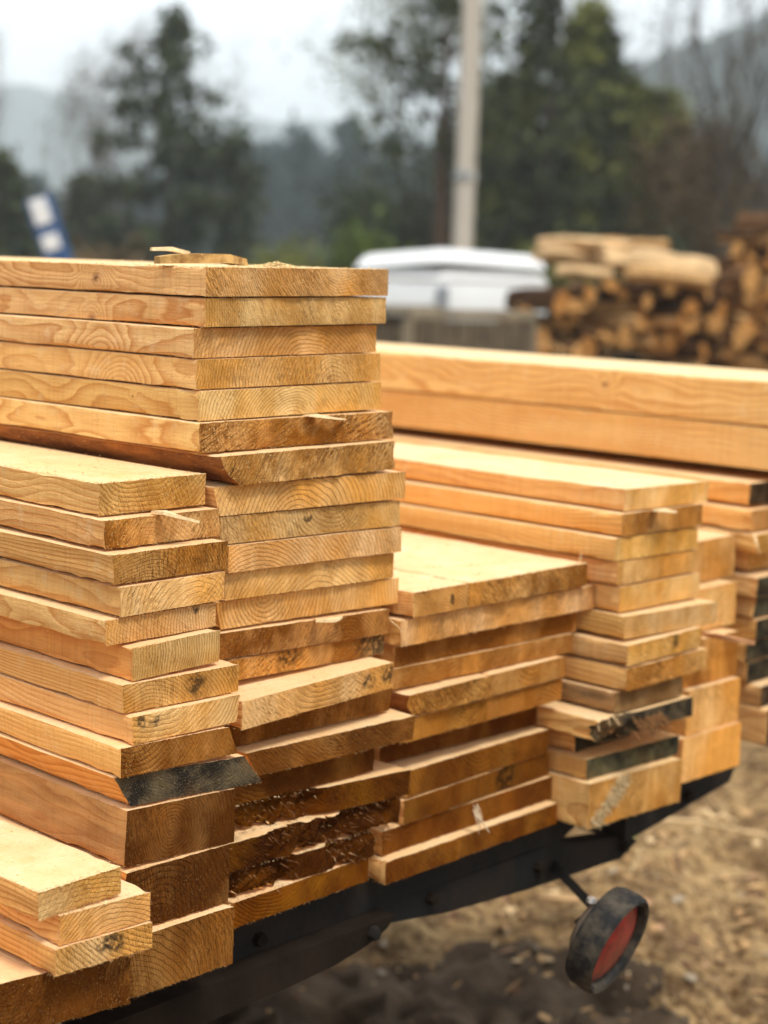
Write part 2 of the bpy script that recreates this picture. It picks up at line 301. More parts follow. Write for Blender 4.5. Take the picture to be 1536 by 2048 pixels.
# ---------------------------------------------------------------- the sawn boards
# key: (x, y, z of the top left corner of the cut end, width, thickness, yaw deg, skew of the cut deg, cross slope, lower-left inset, lower-right inset)
BD = {
'A1':(1.0664,1.2399,1.1987,0.2517,0.0280,-0.13,0.00,0.0170,0.0001,0.0002),
'A2':(1.0670,1.2420,1.1695,0.2512,0.0278,0.21,0.00,0.0165,0.0002,0.0000),
'A3':(1.0590,1.2479,1.1406,0.2530,0.0287,0.22,0.00,0.0139,0.0004,0.0006),
'A4':(1.0603,1.2437,1.1112,0.2549,0.0290,0.37,0.00,0.0132,0.0001,0.0004),
'A5':(1.0601,1.2399,1.0813,0.2545,0.0289,0.45,0.00,0.0120,0.0003,0.0006),
'A6':(1.0545,1.2317,1.0517,0.2692,0.0289,-0.01,0.00,0.0065,0.0000,0.0002),
'A7':(1.0650,1.2124,1.0211,0.2469,0.0300,0.70,0.01,0.0110,0.0269,0.0002),
'A8':(1.0648,1.2221,0.9906,0.2641,0.0291,-0.70,-0.74,-0.0003,0.0096,0.0003),
'A9':(1.0748,1.2221,0.9609,0.2511,0.0273,-0.52,0.00,-0.0072,0.0002,0.0002),
'A10':(1.0833,1.2185,0.9327,0.2461,0.0271,0.02,0.00,-0.0102,-0.0001,0.0002),
'A11':(1.0852,1.2247,0.9044,0.2415,0.0273,0.03,0.00,-0.0132,0.0001,0.0001),
'A12':(1.0798,1.2318,0.8754,0.2577,0.0281,-0.70,-0.33,-0.0101,0.0063,0.0001),
'A13':(1.0806,1.2253,0.8454,0.2397,0.0269,-0.34,0.00,-0.0195,0.0002,0.0001),
'A14':(1.0866,1.2281,0.8159,0.2332,0.0219,0.25,0.00,-0.0139,0.0000,0.0001),
'A15':(1.0737,1.1841,0.7861,0.2271,0.0282,0.70,2.23,0.0197,-0.0001,0.0002),
'A16':(1.0783,1.2134,0.7569,0.2466,0.0274,-0.02,0.00,-0.0004,0.0001,-0.0048),
'A17':(1.0933,1.1979,0.7283,0.2422,0.0262,-0.70,-0.42,-0.0071,0.0172,-0.0033),
'A18':(1.0554,1.2023,0.6992,0.2354,0.0261,-0.06,0.00,-0.0151,0.0000,0.0002),
'A19':(1.0921,1.2090,0.6721,0.2418,0.0284,-0.70,-2.13,-0.0255,0.0000,-0.0004),
'A20':(1.0706,1.1992,0.6394,0.2498,0.0291,-0.07,0.00,-0.0075,-0.0000,-0.0000),
'A21':(1.0492,1.2020,0.6076,0.2378,0.0279,-0.06,0.00,-0.0093,0.0000,-0.0010),
'A22':(1.0817,1.1973,0.5785,0.2014,0.0269,0.70,2.00,-0.0116,0.0006,0.0001),
'B1':(0.9378,1.2319,1.0016,0.1242,0.0299,-0.70,-0.38,0.0148,0.0001,-0.0005),
'B2':(0.9313,1.2159,0.9704,0.1359,0.0267,-0.70,-0.04,0.0046,0.0006,0.0003),
'B3':(0.9274,1.1981,0.9416,0.1357,0.0273,-0.26,0.00,0.0083,0.0009,0.0000),
'B4':(0.9332,1.1939,0.9123,0.1267,0.0276,0.70,0.30,0.0094,0.0003,-0.0001),
'B5':(0.9204,1.1978,0.8832,0.1319,0.0237,0.70,0.27,0.0064,-0.0007,0.0001),
'B6':(0.9400,1.1839,0.8575,0.1067,0.0305,0.70,0.98,0.0227,-0.0001,-0.0002),
'B7':(0.9267,1.1800,0.8262,0.1376,0.0265,-0.70,-0.18,-0.0041,0.0010,0.0001),
'B8':(0.9307,1.1703,0.7986,0.1298,0.0263,0.70,0.10,-0.0021,0.0003,-0.0049),
'B9':(0.9168,1.1704,0.7720,0.1267,0.0276,-0.70,-0.41,-0.0138,0.0004,0.0103),
'B10':(0.9151,1.1763,0.7441,0.1498,0.0293,-0.70,-2.22,-0.0413,0.0172,0.0225),
'B11':(0.9263,1.1702,0.7124,0.1264,0.0531,-0.70,-0.80,-0.0295,-0.0028,-0.0003),
'B12':(0.9214,1.1657,0.6568,0.1254,0.0579,-0.05,0.00,-0.0118,0.0000,-0.0006),
'B13':(0.9093,1.1562,0.5978,0.1350,0.0574,-0.06,0.00,-0.0076,0.0002,-0.0007),
'C1a':(1.3405,1.2060,0.8590,0.0913,0.0279,0.28,0.00,0.0045,0.0000,0.0002),
'C1b':(1.4333,1.2073,0.8592,0.2207,0.0284,0.34,0.00,0.0025,0.0006,0.0002),
'C2':(1.3311,1.2147,0.8278,0.3474,0.0290,-0.17,0.00,0.0027,0.0004,0.0002),
'C3':(1.3361,1.2271,0.7974,0.3230,0.0244,-0.50,0.00,-0.0048,-0.0001,0.0003),
'C4':(1.3336,1.2245,0.7722,0.3150,0.0236,-0.48,0.00,-0.0036,0.0002,0.0002),
'C5a':(1.3405,1.2069,0.7451,0.1391,0.0253,0.70,0.07,0.0096,0.0101,0.0002),
'C5b':(1.4810,1.2100,0.7462,0.1437,0.0254,0.70,0.31,0.0063,0.0005,0.0001),
'C6a':(1.3367,1.2140,0.7164,0.1442,0.0265,0.14,0.00,0.0086,-0.0001,0.0003),
'C6b':(1.4822,1.2155,0.7179,0.1459,0.0270,0.70,0.35,0.0067,0.0006,0.0000),
'C7':(1.3366,1.2407,0.6863,0.2809,0.0276,0.09,0.00,-0.0102,0.0001,0.0002),
'C8':(1.3586,1.2211,0.6539,0.2586,0.0305,0.70,0.58,0.0061,-0.0013,0.0007),
'C9':(1.3521,1.2210,0.6208,0.2736,0.0277,0.70,1.16,0.0127,-0.0000,0.0003),
'C10':(1.3207,1.2238,0.5917,0.3063,0.0287,0.30,0.00,0.0072,0.0015,0.0003),
'C11':(1.3124,1.2079,0.5625,0.3090,0.0261,0.70,0.03,0.0065,0.0002,0.0005),
'D1':(1.6866,1.1826,0.9499,0.1841,0.0268,-0.22,0.00,-0.0090,0.0003,0.0002),
'D2':(1.6760,1.1762,0.9216,0.1783,0.0277,0.59,0.00,-0.0078,0.0004,0.0001),
'D3':(1.6677,1.1775,0.8923,0.1828,0.0284,0.70,0.58,-0.0099,0.0004,0.0001),
'D4':(1.6755,1.1790,0.8621,0.1823,0.0288,0.70,0.86,-0.0074,0.0005,0.0001),
'D5':(1.6814,1.1781,0.8313,0.1828,0.0316,0.70,0.48,-0.0103,0.0005,0.0001),
'D6':(1.6757,1.1638,0.7977,0.1958,0.0280,-0.70,-0.90,-0.0164,-0.0001,-0.0001),
'D7':(1.6667,1.1505,0.7654,0.1635,0.0253,0.70,0.57,0.0076,-0.0003,0.0006),
'D8':(1.6669,1.1504,0.7369,0.1778,0.0279,0.70,0.27,0.0074,0.0002,0.0003),
'D9':(1.6611,1.1614,0.7061,0.1428,0.0253,-0.22,0.00,-0.0039,0.0002,0.0002),
'D10':(1.6248,1.1565,0.6779,0.1960,0.0257,-0.42,0.00,-0.0021,-0.0000,0.0003),
'D11':(1.6520,1.2131,0.6507,0.1200,0.0282,0.00,0.00,-0.0027,0.0001,0.0000),
'D12':(1.6391,1.1840,0.6221,0.1951,0.0260,-0.70,-0.49,-0.0150,0.0002,0.0001),
'D13':(1.6298,1.1712,0.5959,0.1944,0.0571,-0.70,-0.68,-0.0189,0.0004,0.0002),
'E1':(0.8024,1.1305,0.6776,0.0881,0.0246,0.70,0.81,0.0161,0.0003,0.0001),
'E2':(0.8224,1.1285,0.6529,0.0959,0.0263,-0.70,-0.85,-0.0200,0.0001,0.0002),
'E3':(0.8156,1.1265,0.6259,0.1027,0.0244,-0.70,-1.17,-0.0166,0.0006,0.0001),
'E4':(0.7239,1.1526,0.6016,0.1824,0.0482,-0.70,-3.57,-0.0388,0.0000,0.0005),
'F1':(1.8950,1.2454,0.8525,0.1572,0.0575,0.32,0.00,0.0123,0.0000,0.0004),
'F2':(1.8744,1.2228,0.7931,0.1489,0.0586,0.53,0.00,0.0057,-0.0000,0.0005),
'F3':(1.8519,1.1993,0.7330,0.1460,0.0614,-0.13,0.00,-0.0040,-0.0000,0.0000),
'F4':(1.8646,1.1886,0.6707,0.1288,0.0611,0.70,0.04,-0.0080,0.0006,0.0006),
'F5':(1.8535,1.1856,0.6088,0.1399,0.0610,-0.33,0.00,-0.0042,0.0001,0.0006),
'G1':(2.1160,0.9800,1.0655,0.2720,0.0635,-0.23,0.00,0.0000,0.0000,0.0000),
'G2':(2.1180,1.0200,1.0010,0.2700,0.0615,-0.23,0.00,-0.0030,0.0000,0.0000),
'G3':(2.0780,1.2450,0.9242,0.2400,0.0315,-0.57,0.00,-0.0037,0.0001,0.0000),
'G4':(2.0630,1.2299,0.8890,0.2400,0.0295,0.15,0.00,0.0020,0.0001,0.0000),
'G5':(2.0606,1.2182,0.8565,0.2400,0.0274,0.00,0.00,0.0010,0.0010,0.0000),
'G6':(2.0827,1.2435,0.8270,0.2400,0.0274,0.00,0.00,-0.0006,0.0004,0.0000),
'G7':(2.0610,1.2120,0.7964,0.2400,0.0281,0.00,0.00,0.0008,-0.0022,0.0000),
'G8':(2.0715,1.2198,0.7659,0.2400,0.0282,0.00,0.00,0.0012,-0.0072,0.0000),
'G9':(2.0697,1.2160,0.7350,0.2400,0.0289,0.70,0.00,0.0074,0.0000,0.0000),
'G10':(2.0549,1.2206,0.7036,0.2400,0.0292,0.64,0.00,0.0083,-0.0000,0.0000),
'G11':(2.0627,1.2224,0.6726,0.2400,0.0293,0.70,0.08,0.0087,-0.0000,0.0000),
'G12':(2.0698,1.2016,0.6418,0.2400,0.0293,0.70,0.22,0.0089,0.0000,0.0000),
'G13':(2.0699,1.1872,0.6111,0.2400,0.0531,0.61,0.00,0.0078,-0.0000,0.0000),
}
GROUPS = dict(A='boards of the tall front stack', B='boards of the left stack in front of the tall stack', C='boards of the low wide middle stack',
              D='boards of the right front stack', E='boards of the small low stack at the bottom left', F='thick timbers behind the right front stack',
              G='boards of the long rear stack at the right edge')
TS = 'of the tall stack'
LS = 'of the left stack'
MS = 'of the middle stack'
RS = 'of the right front stack'
RE = 'of the rear stack'
DKG = dict(grey=1.0)
LAB = {  # dark endcol on recessed and low boards holds painted shade
'A1': ('topmost board %s, large pale knot on its side, chips on top' % TS, dict(knot=(0, .171, .013), knotr=.009, pith=(.185, 0, .055), ring=.0028, wet=.35, facecol=(1, .93, .95))),
'A2': ('second board down the tall stack, swirling orange grain on its side', dict(knot=(0, .175, .0), knotr=.008, pith=(.18, 0, .004), ring=.0030, wet=.5, facecol=(1, .93, .95))),
'A3': ('third board down the tall stack, set back, wide arched rings on its end', dict(pith=(.155, 0, -.03), ring=.0045, wet=.55, knot=(0, .14, -.018), knotr=.016)),
'A4': ('fourth board down the tall stack, pale end with hill-shaped rings', dict(pith=(.185, 0, -.015), ring=.0040, wet=.35, knot=(0, .12, -.012), knotr=.016)),
'A5': ('fifth board down the tall stack, tiny dark knot on its side', dict(pith=(.13, 0, -.022), ring=.0040, wet=.3, knot=(0, .10, .016), knotr=.0022)),
'A6': ('sixth board down the tall stack, rough brown end, pale splinter above it', dict(pith=(.07, 0, .012), ring=.0036, wet=1.1, rough=2.6, fz=1.6, endcol=(.92, .82, .72))),
'A7': ('seventh board down the tall stack, slanting left edge of red-brown bark', dict(bark=1, wet=.8, rough=2.4, fz=1.4, pith=(-.06, 0, .09), ring=.006)),
'A8': ('eighth board down the tall stack, sticking out, wavy rings on its end', dict(pith=(.12, 0, -.03), ring=.0050, wet=.35)),
'A9': ('ninth board down the tall stack, small dark knot near the middle of its end', dict(pith=(.15, 0, .04), ring=.0045, wet=.35, spot=(.118, 0, .014), spotr=.005)),
'A10': ('tenth board down the tall stack, plain golden end under the knotted board', dict(wet=.5, ring=.0045)),
'A11': ('eleventh board down the tall stack, its right end set slightly back', dict(wet=.55)),
'A12': ('twelfth board down the tall stack, overhanging a shred of pale fibre', dict(wet=.45, ring=.005)),
'A13': ('thirteenth board down the tall stack, dark brown end with the pale shred above it', dict(wet=1.2, endcol=(0.64, 0.50, 0.38), rough=1.5)),
'A14': ('fourteenth board down the tall stack, brown end with black stain at its right', dict(wet=1.0, endcol=(.86, .74, .6), spot=(.215, 0, .012), spotr=.03, spotb=(.09, 0, .016), spotbr=.02)),
'A15': ('tilted pale-topped board low in the tall front stack with two black spots on its end', dict(wet=.3, pith=(.12, 0, .075), ring=.005, spot=(.188, 0, .018), spotr=.009, spotb=(.218, 0, .022), spotbr=.011)),
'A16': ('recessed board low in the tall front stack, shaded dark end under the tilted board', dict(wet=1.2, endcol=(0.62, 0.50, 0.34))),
'A17': ('grey-brown board low in the tall front stack sticking out over a deep gap', dict(wet=.7, endcol=(0.57, 0.45, 0.34), rough=1.6)),
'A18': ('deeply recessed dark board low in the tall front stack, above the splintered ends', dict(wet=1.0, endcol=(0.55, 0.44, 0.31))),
'A19': ('board with a broken splintered end and broad sunlit top, low in the tall front stack', dict(wet=.9, torn=[(-.02, .125, .020)], endcol=(0.62, 0.49, 0.34))),
'A20': ('dark board with a fully torn shaggy end, third from the bottom of the tall stack', dict(wet=1.1, torn=[(.05, .25, .014)], endcol=(0.47, 0.37, 0.26), rough=2)),
'A21': ('board with pale torn fibres on its end, second from the bottom of the tall stack', dict(wet=.9, torn=[(-.02, .125, .024), (.16, .26, .010)], endcol=(0.51, 0.40, 0.28), rough=2)),
'A22': ('lowest board %s, orange brown end with curved rings' % TS, dict(wet=.8, pith=(.06, 0, .09), ring=.004, endcol=(0.82, 0.66, 0.48))),
'B1': ('topmost board %s with a broad bright sawdusted top' % LS, dict(wet=.55, rough=1.4, fz=1.4)),
'B2': ('second board down the left stack, a pale curled splinter on its end', dict(wet=1.0, pith=(.06, 0, -.02), endcol=(.85, .75, .65), rough=2.0)),
'B3': ('third board down the left stack, dark brown end sticking out', dict(wet=1.1, endcol=(0.60, 0.49, 0.34), rough=1.4)),
'B4': ('fourth board down the left stack, pale end with wavy light rings', dict(wet=.1, pith=(.09, 0, -.02), ring=.005, endcol=(1.08, 1.1, 1.15))),
'B5': ('fifth board down the left stack, a round black knot on its end', dict(wet=.3, pith=(.13, 0, .012), ring=.0035, spot=(.107, 0, .021), spotr=.006)),
'B6': ('sixth board down the left stack, set back with a smooth orange side', dict(wet=.3, pith=(-.05, 0, .012), ring=.0028, facecol=(.92, .68, .5), endcol=(.86, .9, .9))),
'B7': ('seventh board down the left stack, dark smudges on its coarse brown end', dict(wet=.7, endcol=(.86, .78, .62), spot=(.085, 0, .014), spotr=.012)),
'B8': ('eighth board down the left stack, pale end with two black knots at its left', dict(wet=.1, endcol=(1.02, 1.0, .95), spot=(.01, 0, .018), spotr=.007, spotb=(.026, 0, .018), spotbr=.006)),
'B9': ('ninth board down the left stack, dark brown end with a slanting right edge', dict(wet=1.0, endcol=(0.62, 0.49, 0.34))),
'B10': ('slanted board %s with a mouldy dark grey end' % LS, dict(grey=1.0, rough=2.0, fz=1.5, facecol=(.95, .75, .55))),
'B11': ('upper thick timber %s with a dark brown end and flaky bark-stained side' % LS, dict(pith=(.05, 0, .025), ring=.0032, wet=1.2, endcol=(0.37, 0.28, 0.20), sgrey=.45, facecol=(.95, .8, .7))),
'B12': ('second thick timber %s, dark end beside the small low stack' % LS, dict(wet=1.2, endcol=(0.39, 0.30, 0.21), rough=1.5)),
'B13': ('bottom timber %s, curved rings on its brown end, bright strip on top' % LS, dict(pith=(.0, 0, -.03), ring=.0052, wet=.8, endcol=(0.51, 0.41, 0.29))),
'E1': ('topmost short pale plank of the small stack at the bottom left corner', dict(wet=.35, pith=(.04, 0, -.12), fz=1.2)),
'E2': ('middle plank of the small stack at the bottom left corner', dict(wet=.45)),
'E3': ('lowest plank of the small stack at the bottom left, blue-black stain on its end', dict(wet=.15, pith=(.2, 0, .2), spot=(.062, 0, .016), spotr=.013, spotb=(.05, 0, .012), spotbr=.008, endcol=(1.05, 1.05, 1.05))),
'E4': ('dark-ended thick timber in the very corner under the small stack of planks', dict(wet=1.2, endcol=(0.43, 0.33, 0.23), rough=1.6)),
'C1a': ('narrow top board %s with an eye-shaped dark knot on its end' % MS, dict(wet=.6, spot=(.063, 0, .013), spotr=.006, endcol=(.86, .76, .62), dust=1.15)),
'C1b': ('wide top board %s, rough brown end and bright cream top' % MS, dict(wet=1.1, rough=2.0, fz=1.6, endcol=(.86, .76, .62), dust=1.15)),
'C2': ('widest board %s, second layer, sticking out both sides' % MS, dict(wet=.7, rough=1.6, fz=1.6)),
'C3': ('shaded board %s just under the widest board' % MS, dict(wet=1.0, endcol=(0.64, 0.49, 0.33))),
'C4': ('fourth-layer board %s, pale knot patch on its end' % MS, dict(wet=.8, endcol=(.92, .8, .66), rough=1.5)),
'C5a': ('fifth-layer left board %s with a slanting bark edge' % MS, dict(bark=1, wet=.8, rough=2.6, fz=1.8, endcol=(1, .85, .6))),
'C5b': ('fifth-layer right board %s, smooth tan end' % MS, dict(wet=.3, endcol=(.92, .8, .66))),
'C6a': ('sixth-layer left board %s, golden orange end' % MS, dict(wet=.5, endcol=(1, .82, .5), rough=1.8)),
'C6b': ('sixth-layer right board %s, smooth orange tan end' % MS, dict(wet=.3, endcol=(.9, .72, .52))),
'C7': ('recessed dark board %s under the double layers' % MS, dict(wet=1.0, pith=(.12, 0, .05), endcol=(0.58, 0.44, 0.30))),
'C8': ('board %s with sunlit top strip and nested rings on its end' % MS, dict(wet=.7, pith=(.13, 0, .055), ring=.0052, endcol=(0.72, 0.55, 0.34))),
'C9': ('board %s with a bark-ringed branch knot on its end' % MS, dict(wet=.9, endcol=(0.65, 0.52, 0.34), spot=(.185, 0, .018), spotr=.022)),
'C10': ('second board from the bottom of the middle stack, a torn white fibre hanging over it', dict(wet=.8, endcol=(0.73, 0.55, 0.33), pith=(.2, 0, .1))),
'C11': ('lowest board %s, jutting forward with a bright top edge' % MS, dict(wet=.8, pith=(.12, 0, .012), ring=.0045, endcol=(0.77, 0.58, 0.34))),
'D1': ('topmost board %s, wide cream top and pale orange side' % RS, dict(wet=.2, pith=(.14, 0, -.05), ring=.005, dust=1.1, endcol=(1.02, 1.02, 1))),
'D2': ('second board down the right front stack, brown end with a pale chip above it', dict(wet=.9, endcol=(.82, .72, .6))),
'D3': ('third board down the right front stack, grey-gold end', dict(wet=.5)),
'D4': ('fourth board down the right front stack, thin crack curving down its end', dict(wet=.5, endcol=(1, .93, .8))),
'D5': ('fifth board down the right front stack, pale patch on its smooth end', dict(wet=.25)),
'D6': ('sixth board down the right front stack, sticking out to the right with a lit top', dict(wet=.35, pith=(.05, 0, .07))),
'D7': ('seventh board down the right front stack, pale end with a greenish smudge', dict(wet=.1, spot=(.105, 0, .017), spotr=.009)),
'D8': ('eighth board down the right front stack, ragged orange-brown end', dict(wet=.9, rough=1.8, endcol=(1.02, .9, .7))),
'D9': ('weathered grey-stained board low in the right front stack, above the splinters', dict(grey=.55, sgrey=.8, rough=1.5)),
'D10': ('black-ended splintered board low in the right front stack', dict(grey=1.0, torn=[(-.02, .075, .018)], endcol=(.75, .7, .7))),
'D11': ('short-sided narrow board with a black end under the splintered board, set back left', dict(grey=1.0, endcol=(.3, .3, .3), facecol=(.95, .85, .7))),
'D12': ('board with a blackish green mouldy end, second from the bottom of the right front stack', dict(grey=1.0, facecol=(.92, .85, .7), endcol=(.75, .85, .8), dust=.5, sgrey=.15)),
'D13': ('bottom thick timber %s with a tuft of torn fibres' % RS, dict(wet=.5, pith=(.2, 0, -.02), endcol=(.92, .85, .7), tuft=1)),
'F1': ('topmost timber behind the right front stack, broad bright top', dict(wet=.35)),
'F2': ('second timber from the top behind the right front stack, pale end', dict(wet=.1, endcol=(1.05, 1, .9))),
'F3': ('third timber behind the right front stack, brown end with a long splinter above', dict(wet=.9, endcol=(.9, .75, .55))),
'F4': ('fourth timber behind the right front stack, diagonal ring lines on its pale end', dict(wet=.15, pith=(-.06, 0, -.08), ring=.0045, endcol=(1.1, 1.0, .85))),
'F5': ('bottom timber behind the right front stack, clean pale end over the bare ground', dict(wet=.15, endcol=(1.1, 1.0, .85))),
'G1': ('topmost long beam %s, cream top and short dark crack on its side' % RE, dict(L=3.3, dust=1.2, knot=(0, .552, .040), knotr=.008, facecol=(1, 1.03, 1.0))),
'G2': ('second long beam %s, plain orange side' % RE, dict(L=3.3, facecol=(.98, .98, .93))),
'G3': ('long board %s directly under the two beams, dark stained end' % RE, dict(grey=.95, endcol=(.6, .5, .45), facecol=(1, .88, .7))),
'G4': ('second board below the beams %s, clean tan end and lit top strip' % RE, dict(facecol=(1, .9, .75))),
'G5': ('third board below the beams %s, a white splinter on its corner' % RE, dict()),
'G6': ('fourth board below the beams %s, notched shadowed corner' % RE, dict()),
'G7': ('fifth board below the beams %s, lit top and black slanting end' % RE, dict(grey=1, endcol=(.5, .55, .55))),
'G8': ('sixth board below the beams %s, black end and brown side' % RE, dict(grey=1, endcol=(.5, .55, .55))),
'G9': ('seventh board below the beams %s, dark grey end behind the long splinter' % RE, dict(grey=1, endcol=(.8, .8, .7))),
'G10': ('eighth board below the beams %s, black end just under the long splinter' % RE, dict(grey=1, endcol=(.5, .5, .5))),
'G11': ('ninth board below the beams %s, black end with thin lit top edge' % RE, dict(grey=1, endcol=(.5, .5, .5))),
'G12': ('tenth board below the beams %s, dark brown end in the shadow gap' % RE, dict(grey=1, endcol=(.6, .5, .45))),
'G13': ('bottom timber %s, sunlit top ledge over a black end' % RE, dict(grey=1, endcol=(.6, .55, .5))),
}

PROP0 = dict(pith=(.12, 0, -.03), coarse=.4, hang=0.0, ring=.0038, wet=.45, grey=0.0, sgrey=0.0, dust=1.0, endcol=(1, 1, 1), facecol=(1, 1, 1), knot=(0, -9, 0), knotr=.001,
             spot=(9, 0, 9), spotr=.001, spotb=(9, 0, 9), spotbr=.001)
def fuzz(mb_V, mb_F, mb_M, p, d, ln, wd, m):
    """one loose fibre: a thin 3-sided sliver"""
    n = len(mb_V); d = d / (np.linalg.norm(d) + 1e-9); a = np.cross(d, RNG.normal(size=3)); a /= np.linalg.norm(a) + 1e-9; b = np.cross(d, a)
    mb_V += [tuple(p + a * wd), tuple(p - a * wd * .5 + b * wd * .8), tuple(p - a * wd * .5 - b * wd * .8), tuple(p + d * ln + RNG.normal(size=3) * ln * .12)]
    mb_F += [(n, n + 1, n + 3), (n + 1, n + 2, n + 3), (n + 2, n, n + 3)]; mb_M += [m] * 3
def make_board(key):
    x, y, z, W, T, yaw, skew, rho, bl, br = BD[key]
    label, o = LAB[key]
    y += {'A16': .005, 'A18': .008, 'C7': .006}.get(key, 0)
    T -= .0006; rough = o.get('rough', 1.0); L = o.get('L', 2.5 + .25 * math.sin(hash_(key) * 7.1)); sd_ = int(hash_(key) * 1e6)
    bark = o.get('bark', 0); torn = o.get('torn')
    cell = .0021 if torn else .0040; nx = max(8, int(W / cell)); nz_ = max(5, int(T / cell))
    u, v = np.meshgrid(np.linspace(0, 1, nx + 1), np.linspace(0, 1, nz_ + 1), indexing='ij'); u = u.ravel(); v = v.ravel()
    def X(u, v):
        rnd = 0
        if bark: rnd = .006 * np.sin(np.pi * v) * (1 - u)
        return u * W + (1 - v) * (bl * (1 - u) + br * u) - rnd
    Vx = X(u, v); Vz = v * T + rho * Vx; Vy = Vx * math.tan(math.radians(skew))
    Pn = np.stack([Vx, Vz, Vx * 0], 1)
    Vy = Vy + .0007 * rough * vn(Pn * 140, sd_) + .0009 * rough * vn(Pn * (45, 20, 1), sd_ + 1) + .0008 * vn(Pn * (12, 8, 1), sd_ + 2)
    if torn:
        for (x0, x1, dep) in torn:
            k = np.clip((Vx - x0) / .012, 0, 1) * np.clip((x1 - Vx) / .02, 0, 1)
            k = k * k * (3 - 2 * k)
            Pr = np.stack([Vx * .8 + Vz * .6, -Vx * .6 + Vz * .8, Vx * 0], 1)                # ridges of torn grain run down to the right
            Vy = Vy + k * dep * (.5 + .55 * vn(Pn * (26, 70, 1), sd_ + 5) + .22 * vn(Pr * (60, 360, 1), sd_ + 6) + .10 * vn(Pr * (200, 800, 1), sd_ + 7))
            Vz = Vz + k * .004 * vn(Pn * (70, 90, 1), sd_ + 8) * np.where(v > .99, .8, 1)
    idx = np.arange((nx + 1) * (nz_ + 1)).reshape(nx + 1, nz_ + 1)
    V = np.stack([Vx, Vy, Vz], 1)
    q = np.stack([idx[:-1, :-1], idx[1:, :-1], idx[1:, 1:], idx[:-1, 1:]], -1).reshape(-1, 4)
    F = [q]; M = [np.zeros(len(q), int)]
    per = np.concatenate([idx[:-1, 0], idx[-1, :-1], idx[:0:-1, -1], idx[0, :0:-1]])
    side = np.concatenate([np.full(nx, 1), np.full(nz_, 1), np.full(nx, 1), np.full(nz_, 2 if bark else 1)])
    ys = [0.004]; st = .004
    while ys[-1] < L: st = min(st * 1.28, .07); ys.append(ys[-1] + st)
    ys[-1] = L
    prev = per; nP = len(per); Pu = u[per]; Pv = v[per]
    base = X(Pu, Pv); allV = [V]; n0 = len(V)
    cx = W / 2; cz = T / 2
    for yy in ys:
        xx = base.copy(); zz = Pv * T
        q3 = np.stack([base * 8, zz * 8, np.full(nP, yy * 3.0)], 1)
        ex = .0011 * vn(np.stack([Pv * 3, Pu * 0, np.full(nP, yy * 5)], 1), sd_ + 3) + .0004 * vn(np.stack([Pv * 9, Pu * 0, np.full(nP, yy * 90)], 1), sd_ + 4)
        xx += ex * np.where((Pu < .001) | (Pu > .999), 1, 0)
        ez = .0003 * vn(np.stack([base * 30, base * 0, np.full(nP, yy * 40)], 1), sd_ + 9)
        onedge = ((Pu < .001) | (Pu > .999)) & ((Pv < .001) | (Pv > .999))
        j = (RNG.random(nP) * .0007 + .0019 * np.clip(vn(np.stack([base * 60, zz * 60, np.full(nP, yy * 60)], 1), sd_ + 12), 0, 1)) * onedge
        xx += np.where(Pu < .5, j, -j); zz += np.where(Pv < .5, j, -j)
        zz = np.clip(zz - np.abs(ez), 0, T) + np.where(Pv < .5, np.abs(ez), 0)
        if bark: xx += (.004 * vn(np.stack([zz * 60, zz * 0, np.full(nP, yy * 14)], 1), sd_ + 6)) * (Pu < .001)
        allV.append(np.stack([xx, yy + Vy[per] * max(0, 1 - yy / .3), zz + rho * xx], 1))
        cur = np.arange(n0, n0 + nP); n0 += nP
        F.append(np.stack([prev, cur, np.roll(cur, -1), np.roll(prev, -1)], 1)); M.append(side)
        prev = cur
    V = np.concatenate(allV); Fl = np.concatenate(F).tolist(); Ml = np.concatenate(M).tolist()
    Fl.append(prev[::-1].tolist()); Ml.append(0)
    # loose fibres along the cut arris and the long edges
    Vl = V.tolist()
    for k in range(int(260 * o.get('fz', 1))):
        e = RNG.random(); vv = 0 if e < .55 else 1; uu = RNG.random()
        if e > .9: uu = RNG.choice([0, 1]); vv = RNG.random()
        px = float(X(np.array(uu), np.array(vv))); p = np.array([px, px * math.tan(math.radians(skew)) + .0005, vv * T + rho * px])
        dd = np.array([RNG.normal() * .5, -.8, (-.9 if vv < .5 else .7) * RNG.random()])
        fuzz(Vl, Fl, Ml, p, dd, .0012 + .0032 * RNG.random() ** 3, .00022, 0 if RNG.random() < .7 else 3)
    for k in range(int(120 * o.get('fz', 1))):
        vv = RNG.choice([0, 1]); yy = RNG.random() ** 1.5 * .7
        p = np.array([float(X(np.array(0.), np.array(float(vv)))) + .0004, yy, vv * T])
        fuzz(Vl, Fl, Ml, p, np.array([-1, RNG.normal() * .8, (-.8 if vv < .5 else .8) * RNG.random()]), .001 + .003 * RNG.random() ** 3, .00022, 1 if RNG.random() < .6 else 3)
    if torn:
        for (x0, x1, dep) in torn:
            for k in range(int((x1 - x0) * 420)):
                px = x0 + (x1 - x0) * RNG.random(); pz = T * RNG.random() ** (.5 if RNG.random() < .5 else 2)
                d = np.array([RNG.normal() * .25 + .6, -.6, -.5 + RNG.normal() * .25])
                fuzz(Vl, Fl, Ml, np.array([px, dep * .4 * RNG.random(), pz + rho * px]), d, .003 + .010 * RNG.random() ** 2, .0003 + .0004 * RNG.random(), 4 if RNG.random() < .93 else 3)
    me = mesh('timber' if T > .045 else 'board', Vl, Fl, [W_END, W_FACE, M_BARK, M_FIBRE, M_FIBRED], Ml, smooth=38)
    big = T > .045
    ob = obj('timber' if big else 'board', me, None, (x, y, z - T), (0, 0, math.radians(yaw)))
    tag(ob, label, 'timber' if big else 'board', GROUPS[key[0]])
    pr = dict(PROP0); rr = random.Random(sd_)
